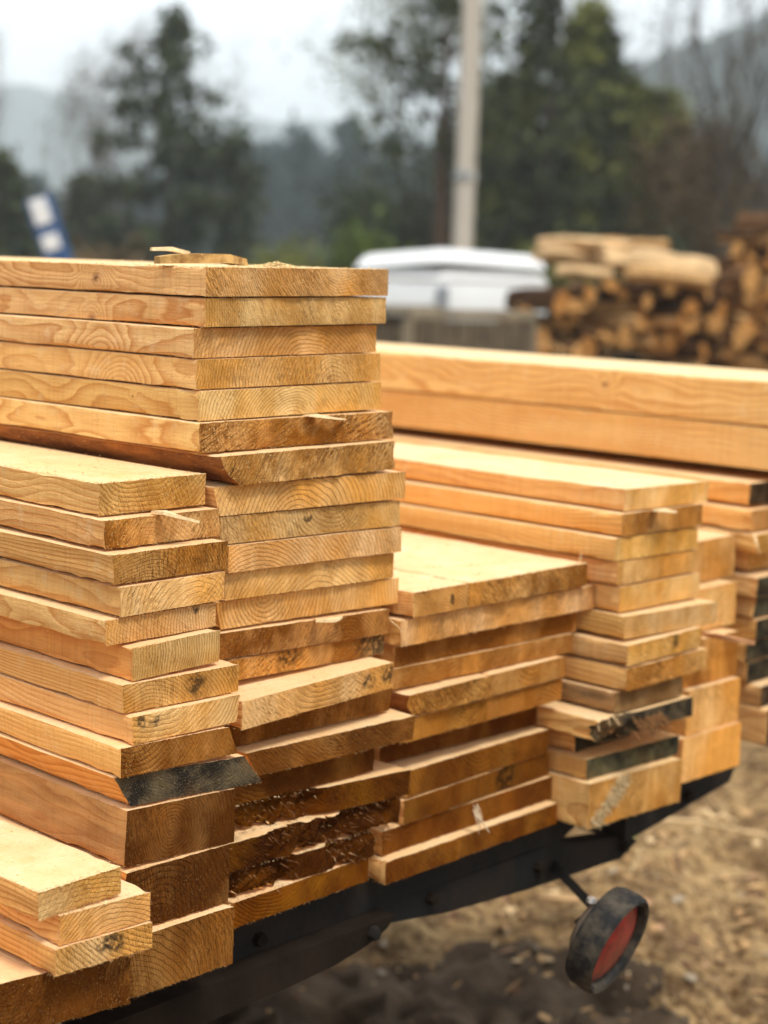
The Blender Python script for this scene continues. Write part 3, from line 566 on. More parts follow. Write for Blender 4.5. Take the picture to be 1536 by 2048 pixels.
    pr['pith'] = (W * rr.uniform(.1, .9), 0, rr.choice([-1, 1]) * rr.uniform(.01, .075) + T / 2)
    pr['ring'] = rr.uniform(.0030, .0052); pr['wet'] = rr.uniform(.1, .8)
    t_ = rr.uniform(.84, 1.05); wm = .86 if (key[0] == 'E' or (key[0] == 'B' and z < .86)) else (.95 if key[0] in 'BCF' else 1.0); pr['facecol'] = (t_, t_ * wm * rr.uniform(.95, 1.03), t_ * wm * wm * rr.uniform(.88, 1.05)); u_ = rr.uniform(.86, 1.04); pr['endcol'] = (u_, u_ * rr.uniform(.94, 1.02), u_ * rr.uniform(.82, 1.05))
    pr['coarse'] = min(1.0, .25 + .35 * rr.random() + .28 * (rough - 1) + .35 * max(0, o.get('wet', .4) - .6)); pr['hang'] = rr.choice([rr.uniform(-.25, .25), rr.uniform(.4, 1.1), rr.uniform(-1.1, -.4)])
    for k, vv in o.items():
        if k in PROP0: pr[k] = vv
    low = max(0, min(1, (.80 - z) / .12)) * {'A': .64, 'C': .56, 'B': .28, 'D': .10}.get(key[0], 0)       # shade low in the stacks, painted into the end colour
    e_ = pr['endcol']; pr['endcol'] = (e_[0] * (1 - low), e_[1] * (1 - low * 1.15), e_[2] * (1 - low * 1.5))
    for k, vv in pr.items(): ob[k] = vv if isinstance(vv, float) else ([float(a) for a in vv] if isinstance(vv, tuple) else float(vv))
    ob['seed'] = [rr.uniform(0, 40), rr.uniform(0, 40), rr.uniform(0, 40)]
    return ob
def hash_(s):
    r = 0
    for c in s: r = (r * 131 + ord(c)) % 1000003
    return r / 1000003
for key in BD: make_board(key)
# ---------------------------------------------------------------- small loose pieces of wood lying on or caught between the boards
def sliver(name, label, pts, wd, th, mat, cat='splinter', group=None, col2=None):
    """a flat wood sliver: outline widened along a bent centre line, with real thickness"""
    mb = MB(); pts = [np.array(p, float) for p in pts]; n = len(pts); V = []
    for i, p in enumerate(pts):
        t = pts[min(i + 1, n - 1)] - pts[max(i - 1, 0)]; t /= np.linalg.norm(t); s = np.cross(t, [0, 0, 1.0]); s /= np.linalg.norm(s) + 1e-9
        f = wd[i] / 2; j = RNG.normal(size=4) * wd[i] * .06; h = th * (.6 + .4 * math.sin(math.pi * (i + .5) / n))
        V += [p + s * (f + j[0]), p - s * (f + j[1]), p - s * (f * .8) + np.array([0, 0, h]), p + s * (f * .8) + np.array([0, 0, h])]
    F = [(0, 3, 2, 1), tuple(4 * (n - 1) + k for k in (0, 1, 2, 3))]
    for i in range(n - 1):
        for k in range(4): F.append((4 * i + k, 4 * i + (k + 1) % 4, 4 * i + 4 + (k + 1) % 4, 4 * i + 4 + k))
    mb.add(V, F); c = np.mean(V, 0); mb.V = [tuple(np.array(v) - c) for v in mb.V]
    o = mb.build(name, mat, loc=tuple(c)); return tag(o, label, cat, group)
M_PALE = simple('pale_split_wood', (.86, .64, .36), .8, .2, .18, 120, bump=.0008, bscale=300)
M_CHIPB = bark_mat('bark_chip', (.22, .11, .035), (.58, .36, .13), 60, .002)
def on(px, py, z):         # photo pixel -> point on a level plane at height z
    v = ray(px, py); v = v * (z - CH) / v[2]; return np.array([v[0], v[1], z])
def onp(px, py, y):        # photo pixel -> point on the plane of the cut ends
    v = ray(px, py); v = v * y / v[1]; return np.array([v[0], v[1], v[2] + CH])
T1 = 1.2005
cx_ = lambda px, y: onp(px, 515, y)[0]
sliver('bark_chip', 'long brown bark chip lying flat on top of the tall front stack', [(cx_(314, 1.30), 1.30, T1), (cx_(350, 1.297), 1.297, T1 + .001), (cx_(400, 1.292), 1.292, T1 + .002), (cx_(445, 1.288), 1.288, T1 + .003), (cx_(481, 1.29), 1.29, T1 + .001)], [.012, .022, .026, .028, .022], .0095, M_CHIPB, 'bark chip', 'chips on top of the tall front stack')
sliver('wood_chip', 'thin pale yellow chip leaning behind the brown bark chip on the tall stack', [(cx_(302, 1.33), 1.33, T1 + .0125), (cx_(340, 1.325), 1.325, T1 + .013), (cx_(378, 1.322), 1.322, T1 + .010)], [.006, .014, .005], .004, M_PALE, 'wood chip', 'chips on top of the tall front stack')
yA = 1.2317
sliver('splinter', 'flat pale splinter jutting from the crack above the rough wet brown board end', [onp(592, 833, yA + .03), onp(628, 832, yA - .006), onp(664, 838, yA - .013), onp(690, 840, yA - .004)], [.004, .016, .012, .003], .002, M_PALE)
sliver('splinter', 'pale twisted splinter on the end of the second board of the left stack', [onp(305, 1026, 1.222), onp(330, 1028, 1.205), onp(362, 1038, 1.2), onp(398, 1046, 1.197)], [.004, .012, .009, .002], .003, M_PALE)
sliver('splinter', 'pale chip wedged under the topmost board of the right front stack', [onp(1300, 1022, 1.19), onp(1318, 1022, 1.165), onp(1335, 1024, 1.16), onp(1352, 1025, 1.165)], [.006, .02, .017, .003], .003, M_PALE)
sliver('splinter', 'long square splinter sticking out in front of the thick timbers at the right', [onp(1404, 1272, 1.20), onp(1440, 1277, 1.16), onp(1480, 1286, 1.12), onp(1508, 1290, 1.10)], [.007, .009, .008, .005], .006, simple('reddish_split_wood', (.62, .33, .16), .8, .2, .25, 90))
sliver('splinter', 'upright white splinter at the corner of the rear stack boards', [onp(1508, 1072, 1.215), onp(1512, 1085, 1.205), onp(1517, 1100, 1.2), onp(1520, 1110, 1.2)], [.002, .004, .003, .001], .003, M_PALE)
def shred(name, label, base, mat, n, ln, spread, d, cat='shred of fibre', wd=.0006):
    Vl, Fl, Ml = [], [], []
    for k in range(n):
        p = np.array(base) + RNG.normal(size=3) * spread
        dd = np.array(d, float) + RNG.normal(size=3) * .16; L_ = ln * (.4 + .6 * RNG.random())
        q = p.copy(); seg = 5
        for s_ in range(seg):
            dd2 = dd + np.array([0, 0, -.25 * s_ / seg]); dd2 /= np.linalg.norm(dd2); e = q + dd2 * L_ / seg
            mbx = MB(); wds = wd * (1.4 - s_ / seg); mbx.tube([q, e], [wds, wds * .8], 4, 0, True)
            n0 = len(Vl); Vl += mbx.V; Fl += [tuple(i + n0 for i in f) for f in mbx.F]; q = e
    c = np.array(base); Vl = [tuple(np.array(v) - c) for v in Vl]
    return tag(obj(name, mesh(name, Vl, Fl, [mat])), label, cat)
def place_shred(o, base): o.location = tuple(base)
b_ = onp(648, 1238, 1.222); b_[1] -= .0
sliver('fibre_shred', 'flattened pale shred of fibre under the overhanging board of the tall stack', [onp(630, 1240, 1.224), onp(640, 1243, 1.212), onp(650, 1244, 1.208), onp(662, 1243, 1.207), onp(674, 1240, 1.209), onp(684, 1236, 1.22)], [.003, .011, .006, .012, .007, .002], .003, M_PALE, 'shred of fibre')
b_ = onp(951, 1618, 1.206)
o = shred('fibre_shred', 'torn white fibre hanging over the lower boards of the middle stack', b_, simple('white_fibre', (.74, .60, .42), .8, .2, .1, 90), 13, .032, (.0014, .001, .004), (.30, -.22, -.85), wd=.0006); place_shred(o, b_)
b_ = onp(780, 1240, 1.20)
mb = MB(); pts = [onp(780, 1240, 1.2) - b_, onp(788, 1247, 1.195) - b_, onp(797, 1254, 1.192) - b_, onp(803, 1264, 1.19) - b_]; mb.tube(pts, [.0004, .0005, .0004, .0002], 5)
tag(mb.build('wood_hair', M_PALE, loc=tuple(b_)), 'single thin curled wood hair between the tall and middle stacks', 'wood hair')
b_ = onp(1290, 1440, 1.15)
o = shred('fibre_shred', 'ragged brown splintered fibres hanging from the black-ended board', b_, M_FIBRED, 60, .026, (.022, .006, .004), (.1, -.75, -.5), wd=.0008); place_shred(o, b_)
b_ = onp(1222, 1430, 1.165)
o = shred('fibre_shred', 'bright curled strands at the left of the splintered board', b_, M_PALE, 7, .016, (.02, .004, .003), (.1, -.6, -.5), wd=.0007); place_shred(o, b_)
b_ = onp(1158, 1455, 1.2)
sliver('splinter', 'small pale peeled flap on the corner of the narrow set-back board', [onp(1150, 1464, 1.213), onp(1160, 1459, 1.203), onp(1172, 1452, 1.203)], [.005, .012, .006], .003, M_PALE)
for px, py, L_ in ((1048, 1093, .02), (1160, 1120, .014), (1022, 1082, .012), (985, 1075, .010)):
    p = on(px, py, .8615) if px < 1100 else np.array([1.645, 1.213, .861])
    mb = MB(); mb.tube([(0, 0, 0), (.006 if px < 1100 else .001, 0, L_ * .5), (.012 if px < 1100 else .0025, .001, L_)], [.0007, .0006, .0002], 5)
    d_ = {1048: 'longest slanting splinter on the cream top edge of the middle stack', 1160: 'upright thin splinter at the right corner of the cream middle stack top',
          1022: 'short splinter standing left of the longest one on the middle stack top', 985: 'faint leftmost splinter on the far edge of the middle stack top'}[px]
    tag(mb.build('splinter', M_PALE, loc=tuple(p)), d_, 'splinter', 'splinters standing on the middle stack top')
# tuft on the bottom timber of the right front stack
x, y, z, W, T, yaw, skew, rho, bl, br = BD['D13']
Vl, Fl, Ml = [], [], []
for k in range(620):
    s_ = RNG.random(); px = .012 + .062 * s_ + RNG.normal() * .006; pz = .006 + .046 * s_ + RNG.normal() * .005
    if not (0 < pz < T): continue
    fuzz(Vl, Fl, Ml, np.array([px, 0, pz]), np.array([.15 + RNG.normal() * .4, -.75, -.45 + RNG.normal() * .35]), .004 + .007 * RNG.random(), .0007, 0)
tf = obj('fibre_tuft', mesh('fibre_tuft', Vl, Fl, [simple('tuft_fibre', (.60, .46, .26), .85, .1, .35, 200)]))
tf.parent = [o for o in COL.objects if o.get('label') == LAB['D13'][0]][0]
# sawdust and crumbs on what faces up
Vl, Fl = [], []
def crumb(p, s_):
    n = len(Vl); q = RNG.normal(size=(4, 3)) * s_; q[:, 2] = np.abs(q[:, 2]) * .6
    for r_ in q: Vl.append(tuple(p + r_))
    Fl.extend([(n, n + 1, n + 2), (n, n + 2, n + 3), (n, n + 3, n + 1), (n + 1, n + 3, n + 2)])
for key, dens, yl in (('A1', 2600, .7), ('B1', 1500, .5), ('E1', 700, .5), ('E2', 200, .1), ('C1a', 700, .6), ('C1b', 1700, .7), ('D1', 1400, .8), ('G1', 900, 1.0), ('A15', 260, .06), ('A17', 260, .06),
                      ('A19', 300, .1), ('A21', 200, .05), ('B13', 160, .03), ('C8', 200, .05), ('C11', 240, .03), ('C10', 120, .02), ('D12', 250, .1), ('D13', 120, .03), ('D6', 120, .05), ('F1', 200, .2)):
    x, y, z, W, T, yaw, skew, rho, bl, br = BD[key]; a = math.radians(yaw)
    for k in range(dens):
        lx = W * RNG.random(); ly = yl * RNG.random() ** 1.7 + .001
        if RNG.random() < .35: lx = RNG.random() * .006
        elif RNG.random() < .3: ly = RNG.random() * .006
        p = np.array([x + lx * math.cos(a) - ly * math.sin(a), y + lx * math.sin(a) + ly * math.cos(a) + lx * math.tan(math.radians(skew)), z + rho * lx - .0002])
        crumb(p, .0004 + .0009 * RNG.random() ** 3)
for k in range(1500):        # the small heap beside the bark chip
    r_ = abs(RNG.normal()) * .016; a = RNG.random() * 6.283
    crumb(np.array([1.172 + r_ * math.cos(a) * 1.6, 1.256 + r_ * math.sin(a) * .5, T1 + max(0, .006 - r_ * .25) * RNG.random()]), .0009)
tag(obj('sawdust', mesh('sawdust', Vl, Fl, [M_DUST])), 'pale sawdust crumbs scattered on the upper faces of the boards', 'sawdust', None, 'stuff')

# ---------------------------------------------------------------- the trailer under the load
M_STEEL = simple('black_painted_steel', (.008, .009, .010), .75, .2, .4, 20, 0, .001, 200)
M_RUST = simple('rusty_brown_steel', (.014, .009, .006), .9, .1, .5, 14, 0, .002, 120)
def grimy(name, a, b, sc, rough, bump, bs):
    m = NT(name, rough, .25); P = m.n('TexCoord').outputs['Object']; f = m.ramp(m.noise(P, sc, 5, .7), .44, .62, 0, 1)
    m.put(m.b.inputs['Base Color'], m.mix(f, a + (1,), b + (1,))); m.put(m.b.inputs['Normal'], m.bump(m.noise(P, bs, 4, .6), .7, bump)); return m.mat
M_STEEL = grimy('black_painted_steel_with_rust', (.005, .0055, .006), (.018, .011, .007), 9, .8, .0015, 120)
M_RUBBER = grimy('dusty_black_rubber', (.014, .014, .015), (.075, .062, .045), 34, .8, .0012, 160)
M_RUBBER0 = simple('black_rubber', (.022, .021, .02), .75, .25, .6, 45, 0, .0012, 150)
tr = obj('lumber_trailer', None, None, (1.3, 1.25, 0)); tag(tr, 'low black steel trailer carrying the stacks of boards', 'trailer')
def tpart(mb, name, mat, **k):
    o = mb.build(name, mat, tr, **k); o.location = (-1.3, -1.25, 0); return o
ZD = .534
def chan(poly, y0, y1): mb = MB(); mb.prism([(p[0], p[1]) for p in poly], y0, y1, 1); return mb
# rear cross member with its curved gusset (opening shows the ground)
g = [(.45, .487), (1.29, .487), (1.32, .50), (1.60, .502), (1.66, .50), (1.69, .512), (1.71, ZD), (.45, ZD)]
tpart(chan(g, 1.235, 1.30), 'rear_cross_member', M_STEEL)
g = [(1.30, .482), (1.45, .462), (1.60, .452), (1.80, .446), (1.835, .462), (1.815, .474), (1.70, .490), (1.66, .4995), (1.30, .4995)]
tpart(chan(g, 1.236, 1.262), 'rear_angle_bar', M_STEEL)
tpart(chan([(1.79, .474), (1.835, .478), (2.04, .505), (2.06, ZD), (1.79, ZD)], 1.225, 1.30), 'rear_corner_member', M_STEEL)
mb = MB(); c0 = [(.40, .448), (1.05, .460), (1.16, .463), (1.235, .468), (1.285, .477), (1.315, .488), (1.328, .500), (1.0, .497), (.40, .490)]
mb.prism(c0, 1.205, 1.232, 1); tpart(mb, 'skid_plate', M_RUST)
for bx, bz in ((1.42, .488), (1.62, .478), (1.80, .463), (1.93, .508), (1.15, .512)):
    mb = MB(); mb.lathe([(0, .007), (.007, .006), (.008, 0), (.008, -.002)], 6, 0, Matrix.Translation((bx, 1.233 if bx < 1.85 else 1.222, bz)) @ Matrix.Rotation(math.pi / 2, 4, 'X')); tpart(mb, 'bolt', M_RUST)
mb = MB(); mb.lathe([(0, .006), (.007, .005), (.009, 0), (.009, -.003)], 6, 0, Matrix.Translation((1.292, 1.203, .489)) @ Matrix.Rotation(math.pi / 2, 4, 'X')); tpart(mb, 'bolt', M_STEEL)
for xx in (.62, 1.12, 1.95):
    mb = MB(); mb.box((xx, 2.6, .50), (.07, 2.6, .068), bev=.006); tpart(mb, 'side_rail', M_STEEL)
for yy in (1.75, 2.3, 2.85, 3.4):
    mb = MB(); mb.box((1.40, yy, ZD - .026), (1.9, .09, .05), bev=.004); tpart(mb, 'bunk', M_RUST)
mb = MB(); mb.tube([(.35, 3.0, .30), (2.25, 3.0, .30)], .035, 12); tpart(mb, 'axle', M_STEEL, smooth=40)
for xx in (.28, 2.30):
    mb = MB(); prof = [(.12, -.09), (.2, -.1), (.275, -.09), (.298, -.05), (.30, 0), (.298, .05), (.275, .09), (.2, .1), (.12, .09), (.12, -.09)]
    Mx = Matrix.Translation((xx, 3.0, .30)) @ Matrix.Rotation(math.pi / 2, 4, 'Y'); mb.lathe(prof, 36, 0, Mx); wh = tpart(mb, 'wheel', M_RUBBER, smooth=40)
    mb = MB(); mb.lathe([(.0, -.05), (.06, -.05), (.12, -.03), (.125, .0), (.12, .03), (.06, .05), (.0, .05)], 24, 0, Mx); r_ = mb.build('rim', M_STEEL, wh, 40)
# round tail light on its arm, tipped to the right
lc = at(1219, 1882, 1.86); tw = -(lc - np.array([0, 0, CH])); tw /= np.linalg.norm(tw); mm_ = RC.T @ np.array([.84, -.54, 0]); mm_ -= tw * (mm_ @ tw); mm_ /= np.linalg.norm(mm_)
nrm = .28 * tw + .96 * mm_
zax = Vector(nrm); Ml_ = Matrix.Translation(Vector(lc)) @ zax.to_track_quat('Z', 'Y').to_matrix().to_4x4()
S_ = .061
lt = obj('tail_light', None, tr); lt.location = tuple(np.array(lc) - np.array([1.3, 1.25, 0]))
Rl = Ml_.to_3x3().to_4x4()
def lpart(mb, name, mat, smooth=35): return mb.build(name, mat, lt, smooth)
mb = MB(); mb.lathe([(S_ * .80, -.012), (S_ * .95, -.020), (S_ * 1.0, -.014), (S_ * 1.02, .004), (S_ * 1.0, .012), (S_ * .95, .015), (S_ * .87, .013), (S_ * .83, .006), (S_ * .81, -.010), (S_ * .80, -.012)], 56, 0, Rl)
lpart(mb, 'rubber_rim', M_RUBBER)
m = NT('red_lens', .32, .5); P = m.n('TexCoord').outputs['Object']
m.put(m.b.inputs['Base Color'], m.mix(m.ramp(m.noise(P, 60, 4), .35, .7, 0, 1), (.12, .006, .009, 1), (.33, .018, .022, 1)))
vv = m.n('TexVoronoi'); m.put(vv.inputs['Vector'], P); vv.inputs['Scale'].default_value = 260; m.put(m.b.inputs['Normal'], m.bump(vv.outputs['Distance'], .4, .0008))
mb = MB(); mb.lathe([(.0, .013), (S_ * .3, .0125), (S_ * .6, .010), (S_ * .82, .004), (S_ * .82, -.004), (0, -.004)], 48, 0, Rl); lpart(mb, 'lens', m.mat)
mb = MB(); mb.lathe([(S_ * .80, -.014), (S_ * .70, -.026), (S_ * .5, -.034), (S_ * .25, -.038), (0, -.039)], 40, 0, Rl); lpart(mb, 'housing', simple('dull_grey_housing', (.16, .13, .10), .55, .4, .3, 40))
mb = MB(); bk = -np.array(nrm) * .05; tgt = np.array([1.62, 1.25, .458]) - lc
aw = -tw * .13; mb.tube([bk * .5, bk * .8 + aw * .25, aw * .6 + np.array([0, 0, .02]), np.array([1.66, 1.245, .470]) - lc], [.009, .009, .008, .008], 4); lpart(mb, 'bracket_arm', M_STEEL)
mb = MB(); mb.lathe([(0, .006), (.005, .005), (.006, 0), (0, -.002)], 12, 0, Matrix.Translation(tuple(RC.T @ np.array([-.022, .047, .012]))))
lpart(mb, 'bolt', simple('bright_bolt', (.7, .68, .65), .3, .5, .1, 10, .6))

# ---------------------------------------------------------------- the ground
def ground_z(x, y):
    d = math.hypot(x, y); return 0
m = NT('trodden_ground', .95, .1); P = m.n('TexCoord').outputs['Object']
n1 = m.noise(P, 5, 5, .6); n2 = m.noise(m.scale(P, (30, 12, 30)), 1, 4, .65); n3 = m.noise(P, 90, 4, .7)
c = m.mix(m.ramp(n1, .35, .65, 0, 1), (.38, .235, .10, 1), (.58, .395, .19, 1))
c = m.mix(m.ramp(m.noise(m.scale(P, (3.2, 1.3, 3)), 1, 4, .6), .50, .60, 0, .72), c, (.20, .125, .062, 1))
c = m.mix(m.ramp(n2, .43, .56, .85, 0), c, (.13, .07, .032, 1))
c = m.mix(m.ramp(n3, .55, .7, 0, .7), c, (.76, .58, .34, 1))
c = m.mix(m.ramp(n3, .34, .45, .85, 0), c, (.075, .042, .022, 1))
far = m.ramp(m.vmath('LENGTH', P), 9, 22, 0, 1)
c = m.mix(far, c, m.mix(m.ramp(m.noise(P, .3, 3), .4, .6, 0, 1), (.13, .11, .07, 1), (.08, .09, .045, 1)))
m.put(m.b.inputs['Base Color'], c)
m.put(m.b.inputs['Normal'], m.bump(m.math('ADD', n2, m.math('MULTIPLY', n3, .5)), .9, .03)); M_GROUND = m.mat
rs = np.concatenate([np.linspace(.2, 6.5, 230), np.geomspace(6.6, 1300, 46)])
ang = np.linspace(math.radians(-15), math.radians(110), 260)      # the wedge in view, finely divided
ang = np.concatenate([ang, np.linspace(math.radians(112), math.radians(343), 44)])
A_, R_ = np.meshgrid(ang, rs, indexing='ij'); gx = (R_ * np.cos(A_)).ravel(); gy = (R_ * np.sin(A_)).ravel()
Pg = np.stack([gx, gy, gx * 0], 1); near = np.clip(1 - (R_.ravel() - 8) / 10, 0, 1)
rot = np.stack([gx * .8 + gy * .6, -gx * .6 + gy * .8, gx * 0], 1)
gz = near * (.040 * vn(Pg * 2.1, 1) + .048 * vn(rot * (3, 9, 1), 2) + .028 * vn(rot * (12, 30, 1), 3) + .018 * vn(Pg * 30, 4)) - .02
nr_, na = len(rs), len(ang); I = np.arange(nr_ * na).reshape(na, nr_); I2 = np.roll(I, -1, 0)
F = np.stack([I[:, :-1], I[:, 1:], I2[:, 1:], I2[:, :-1]], -1).reshape(-1, 4).tolist()
V = np.stack([gx, gy, gz], 1).tolist(); V.append((0, 0, -.02)); F += [(len(V) - 1, int(I[k, 0]), int(I2[k, 0])) for k in range(na)]
M_LOAD_SHADE = simple('ground_load_shade', (.095, .066, .042), .95, .08, .5, 9, bump=.01, bscale=40)  # dark ground colour that paints in the shade under the load
def load_shade(x, y): return (x < 2.26 + .28 * vn(np.stack([x * 2.2, y * 2.2, x * 0], 1), 31) + .12 * vn(np.stack([x * 9, y * 9, x * 0], 1), 32)) & (x > -.3) & (y > 1.25 + .2 * vn(np.stack([x * 3, y * 3, x * 0], 1), 33)) & (y < 4.6)
Va = np.array(V); Fc = np.array([Va[list(f[:3])].mean(0) for f in F]); mi_ = load_shade(Fc[:, 0], Fc[:, 1]).astype(int)   # shade of the loaded trailer painted as darker ground faces
g_ = obj('ground', mesh('ground', V, F, [M_GROUND, M_LOAD_SHADE], mi_, smooth=60)); tag(g_, 'trodden sawmill yard ground of sawdust and dirt', 'ground', None, 'structure')
# litter of wood chips, bark flakes and straw
LM = [simple('litter_pale', (.68, .50, .28), .9, .1, .3, 20), simple('litter_tan', (.46, .29, .14), .9, .1, .3, 20), simple('litter_dark', (.16, .09, .05), .9, .1, .3, 20), simple('litter_pink', (.50, .30, .18), .9, .1, .2, 20), simple('litter_grey', (.38, .31, .22), .9, .1, .25, 20)]
mb = MB()
def flake(cx, cy, s_, el, m_, zo=0):
    a = math.atan2(.55, .8) * -1 + RNG.normal() * .8; u_ = np.array([math.cos(a), math.sin(a), RNG.normal() * .25]); v_ = np.cross([0, 0, 1], u_); v_[2] += RNG.normal() * .3
    t = s_ * .16 + .001; c_ = np.array([cx, cy, zo + s_ * .1]); nn = 6
    P_ = [c_ + u_ * s_ * el * math.cos(k * 6.283 / nn) * (.7 + .5 * RNG.random()) + v_ * s_ * math.sin(k * 6.283 / nn) * (.7 + .5 * RNG.random()) for k in range(nn)]
    V = P_ + [p + np.array([0, 0, t]) for p in P_]
    mb.add(V, [tuple(range(nn - 1, -1, -1)), tuple(range(nn, 2 * nn))] + [(k, (k + 1) % nn, (k + 1) % nn + nn, k + nn) for k in range(nn)], m_)
for k in range(15000):
    r_ = 1.7 + 6.0 * RNG.random() ** 1.4; a = math.radians(20 + 50 * RNG.random()); s_ = .0025 + .010 * RNG.random() ** 3
    if RNG.random() < .35: el = 3 + 5 * RNG.random(); s_ *= .45
    else: el = 1 + RNG.random()
    x_, y_ = r_ * math.cos(a), r_ * math.sin(a); pp = np.array([[x_, y_, 0]]); rt = np.array([[x_ * .8 + y_ * .6, -x_ * .6 + y_ * .8, 0]])
    z_ = .040 * vn(pp * 2.1, 1)[0] + .048 * vn(rt * (3, 9, 1), 2)[0] + .028 * vn(rt * (12, 30, 1), 3)[0] + .018 * vn(pp * 30, 4)[0] - .02
    if load_shade(np.array([x_ + .12]), np.array([y_]))[0]:  # fewer, darker flakes inside the painted shade
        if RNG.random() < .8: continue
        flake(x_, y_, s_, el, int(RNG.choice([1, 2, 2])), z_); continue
    flake(x_, y_, s_, el, int(RNG.choice([0, 1, 1, 1, 2, 2, 3, 4])), z_)
for k in range(26):         # larger slabs of bark and broken wood
    r_ = 2.2 + 5.0 * RNG.random(); a = math.radians(22 + 42 * RNG.random()); flake(r_ * math.cos(a), r_ * math.sin(a), .015 + .02 * RNG.random(), 1.2 + 2.4 * RNG.random(), int(RNG.choice([1, 1, 2])), .0)
tag(mb.build('wood_litter', LM), 'litter of bark flakes, chips and straw on the ground', 'litter', None, 'stuff')
for (p0, p1, rr_, lb) in (((1085, 1604), (1560, 1672), .006, 'long pale stick lying on the ground at the right'), ((1400, 1628), (1470, 1640), .007, 'short pale stick beyond the long stick'), ((1262, 1745), (1285, 1690), .002, 'thin bare twig lying in the litter')):
    a_ = on(*p0, .03); b2 = on(*p1, .03); mb = MB(); k_ = 6; pts = [(b2 - a_) * i / k_ + np.array([0, 0, .006 * math.sin(i * 1.9)]) for i in range(k_ + 1)]
    mb.tube(pts, [rr_ * (1.1 - .08 * i) for i in range(k_ + 1)], 7); tag(mb.build('stick', LM[0], smooth=50, loc=tuple(a_)), lb, 'stick')
mb = MB(); s0 = on(1245, 1700, .02)
for k in range(9):
    a = k * 2.4; d_ = np.array([math.cos(a), math.sin(a), .9]); t_ = np.array([-math.sin(a), math.cos(a), 0]) * .008; e = d_ * .035
    mb.add([np.zeros(3), e * .5 + t_, e, e * .5 - t_ + [0, 0, .002]], [(0, 1, 2, 3)])
tag(mb.build('weed_sprout', simple('fresh_leaf', (.16, .24, .03), .6, .3), loc=tuple(s0)), 'tiny yellow-green sprout on the ground by the trailer corner', 'plant')
# ---------------------------------------------------------------- yard behind: covered trailer, crate, firewood, pole
M_WHITE = simple('white_cover', (.80, .81, .82), .5, .4, .04, 2)
M_WHITE2 = simple('white_side_panel', (.70, .72, .73), .5, .4, .05, 2)
M_GREY = simple('grey_trim', (.30, .33, .36), .6, .4, .1, 3)
ct = obj('covered_trailer', None); tag(ct, 'white covered box trailer standing left of the firewood pile', 'trailer')
p0 = at(884, 499, 10.0); p2 = at(1106, 511, 10.9)
def xy(p): return np.array([p[0], p[1]])
ex = xy(p2) - xy(p0); ang_ = math.atan2(ex[1], ex[0])
ux = ex / np.linalg.norm(ex); uy = np.array([-ux[1], ux[0]]); Lx = np.linalg.norm(ex); Ly = .2
def px_of(p): c_ = RC @ np.array([p[0], p[1], 0.0]); return 768 + FPX * c_[0] / -c_[2]
while px_of(xy(p0) + uy * Ly) > 698 and Ly < 4: Ly += .02
ct.location = (p0[0], p0[1], 0); ct.rotation_euler = (0, 0, ang_); zt = p0[2]
def lid(w_, d_, z0, z1, r, n=10):       # rounded lid, higher at the near corner
    mb = MB(); nx_, ny_ = 16, 16; V = []
    for i in range(nx_ + 1):
        for j in range(ny_ + 1):
            a = i / nx_; b = j / ny_; ea = min(a, 1 - a) * w_; eb = min(b, 1 - b) * d_
            h = min(1, ea / r) ; k = min(1, eb / r); dome = (1 - (1 - h) ** 2) ** .5 * (1 - (1 - k) ** 2) ** .5
            V.append((a * w_, b * d_, z0 + (z1 - z0) * (.35 + .65 * dome) - .055 * b - .02 * a))
    F = [(i * (ny_ + 1) + j, (i + 1) * (ny_ + 1) + j, (i + 1) * (ny_ + 1) + j + 1, i * (ny_ + 1) + j + 1) for i in range(nx_) for j in range(ny_)]
    mb.add(V, F); mb.box((w_ / 2, d_ / 2, z0 - .05), (w_, d_, .10), bev=.045)
    return mb
lid(Lx, Ly, zt - .12, zt + .02, .12).build('lid', M_WHITE, ct, 50)
mb = MB(); mb.box((Lx / 2, Ly / 2, zt - .46), (Lx - .012, Ly - .012, .60), bev=.03); mb.build('body', M_WHITE2, ct, 40)
mb = MB(); mb.box((.022, .0, zt - .36), (.07, .06, .30), bev=.01); mb.build('corner_post', M_GREY, ct)
mb = MB(); mb.box((Lx / 2, Ly / 2, zt - .80), (Lx - .2, Ly - .2, .12), bev=.02); mb.tube([(.2, Ly / 2, .28), (Lx - .2, Ly / 2, .28)], .04, 8); mb.box((Lx / 2, Ly / 2, zt - .95), (.1, .3, .35)); mb.build('chassis', M_STEEL, ct)
for xx in (.1, Lx - .1):
    mb = MB(); mb.lathe([(0, -.08), (.2, -.09), (.27, -.06), (.28, 0), (.27, .06), (.2, .09), (0, .08)], 24, 0, Matrix.Translation((xx, Ly / 2, .28)) @ Matrix.Rotation(math.pi / 2, 4, 'Y')); mb.build('wheel', M_RUBBER, ct, 40)
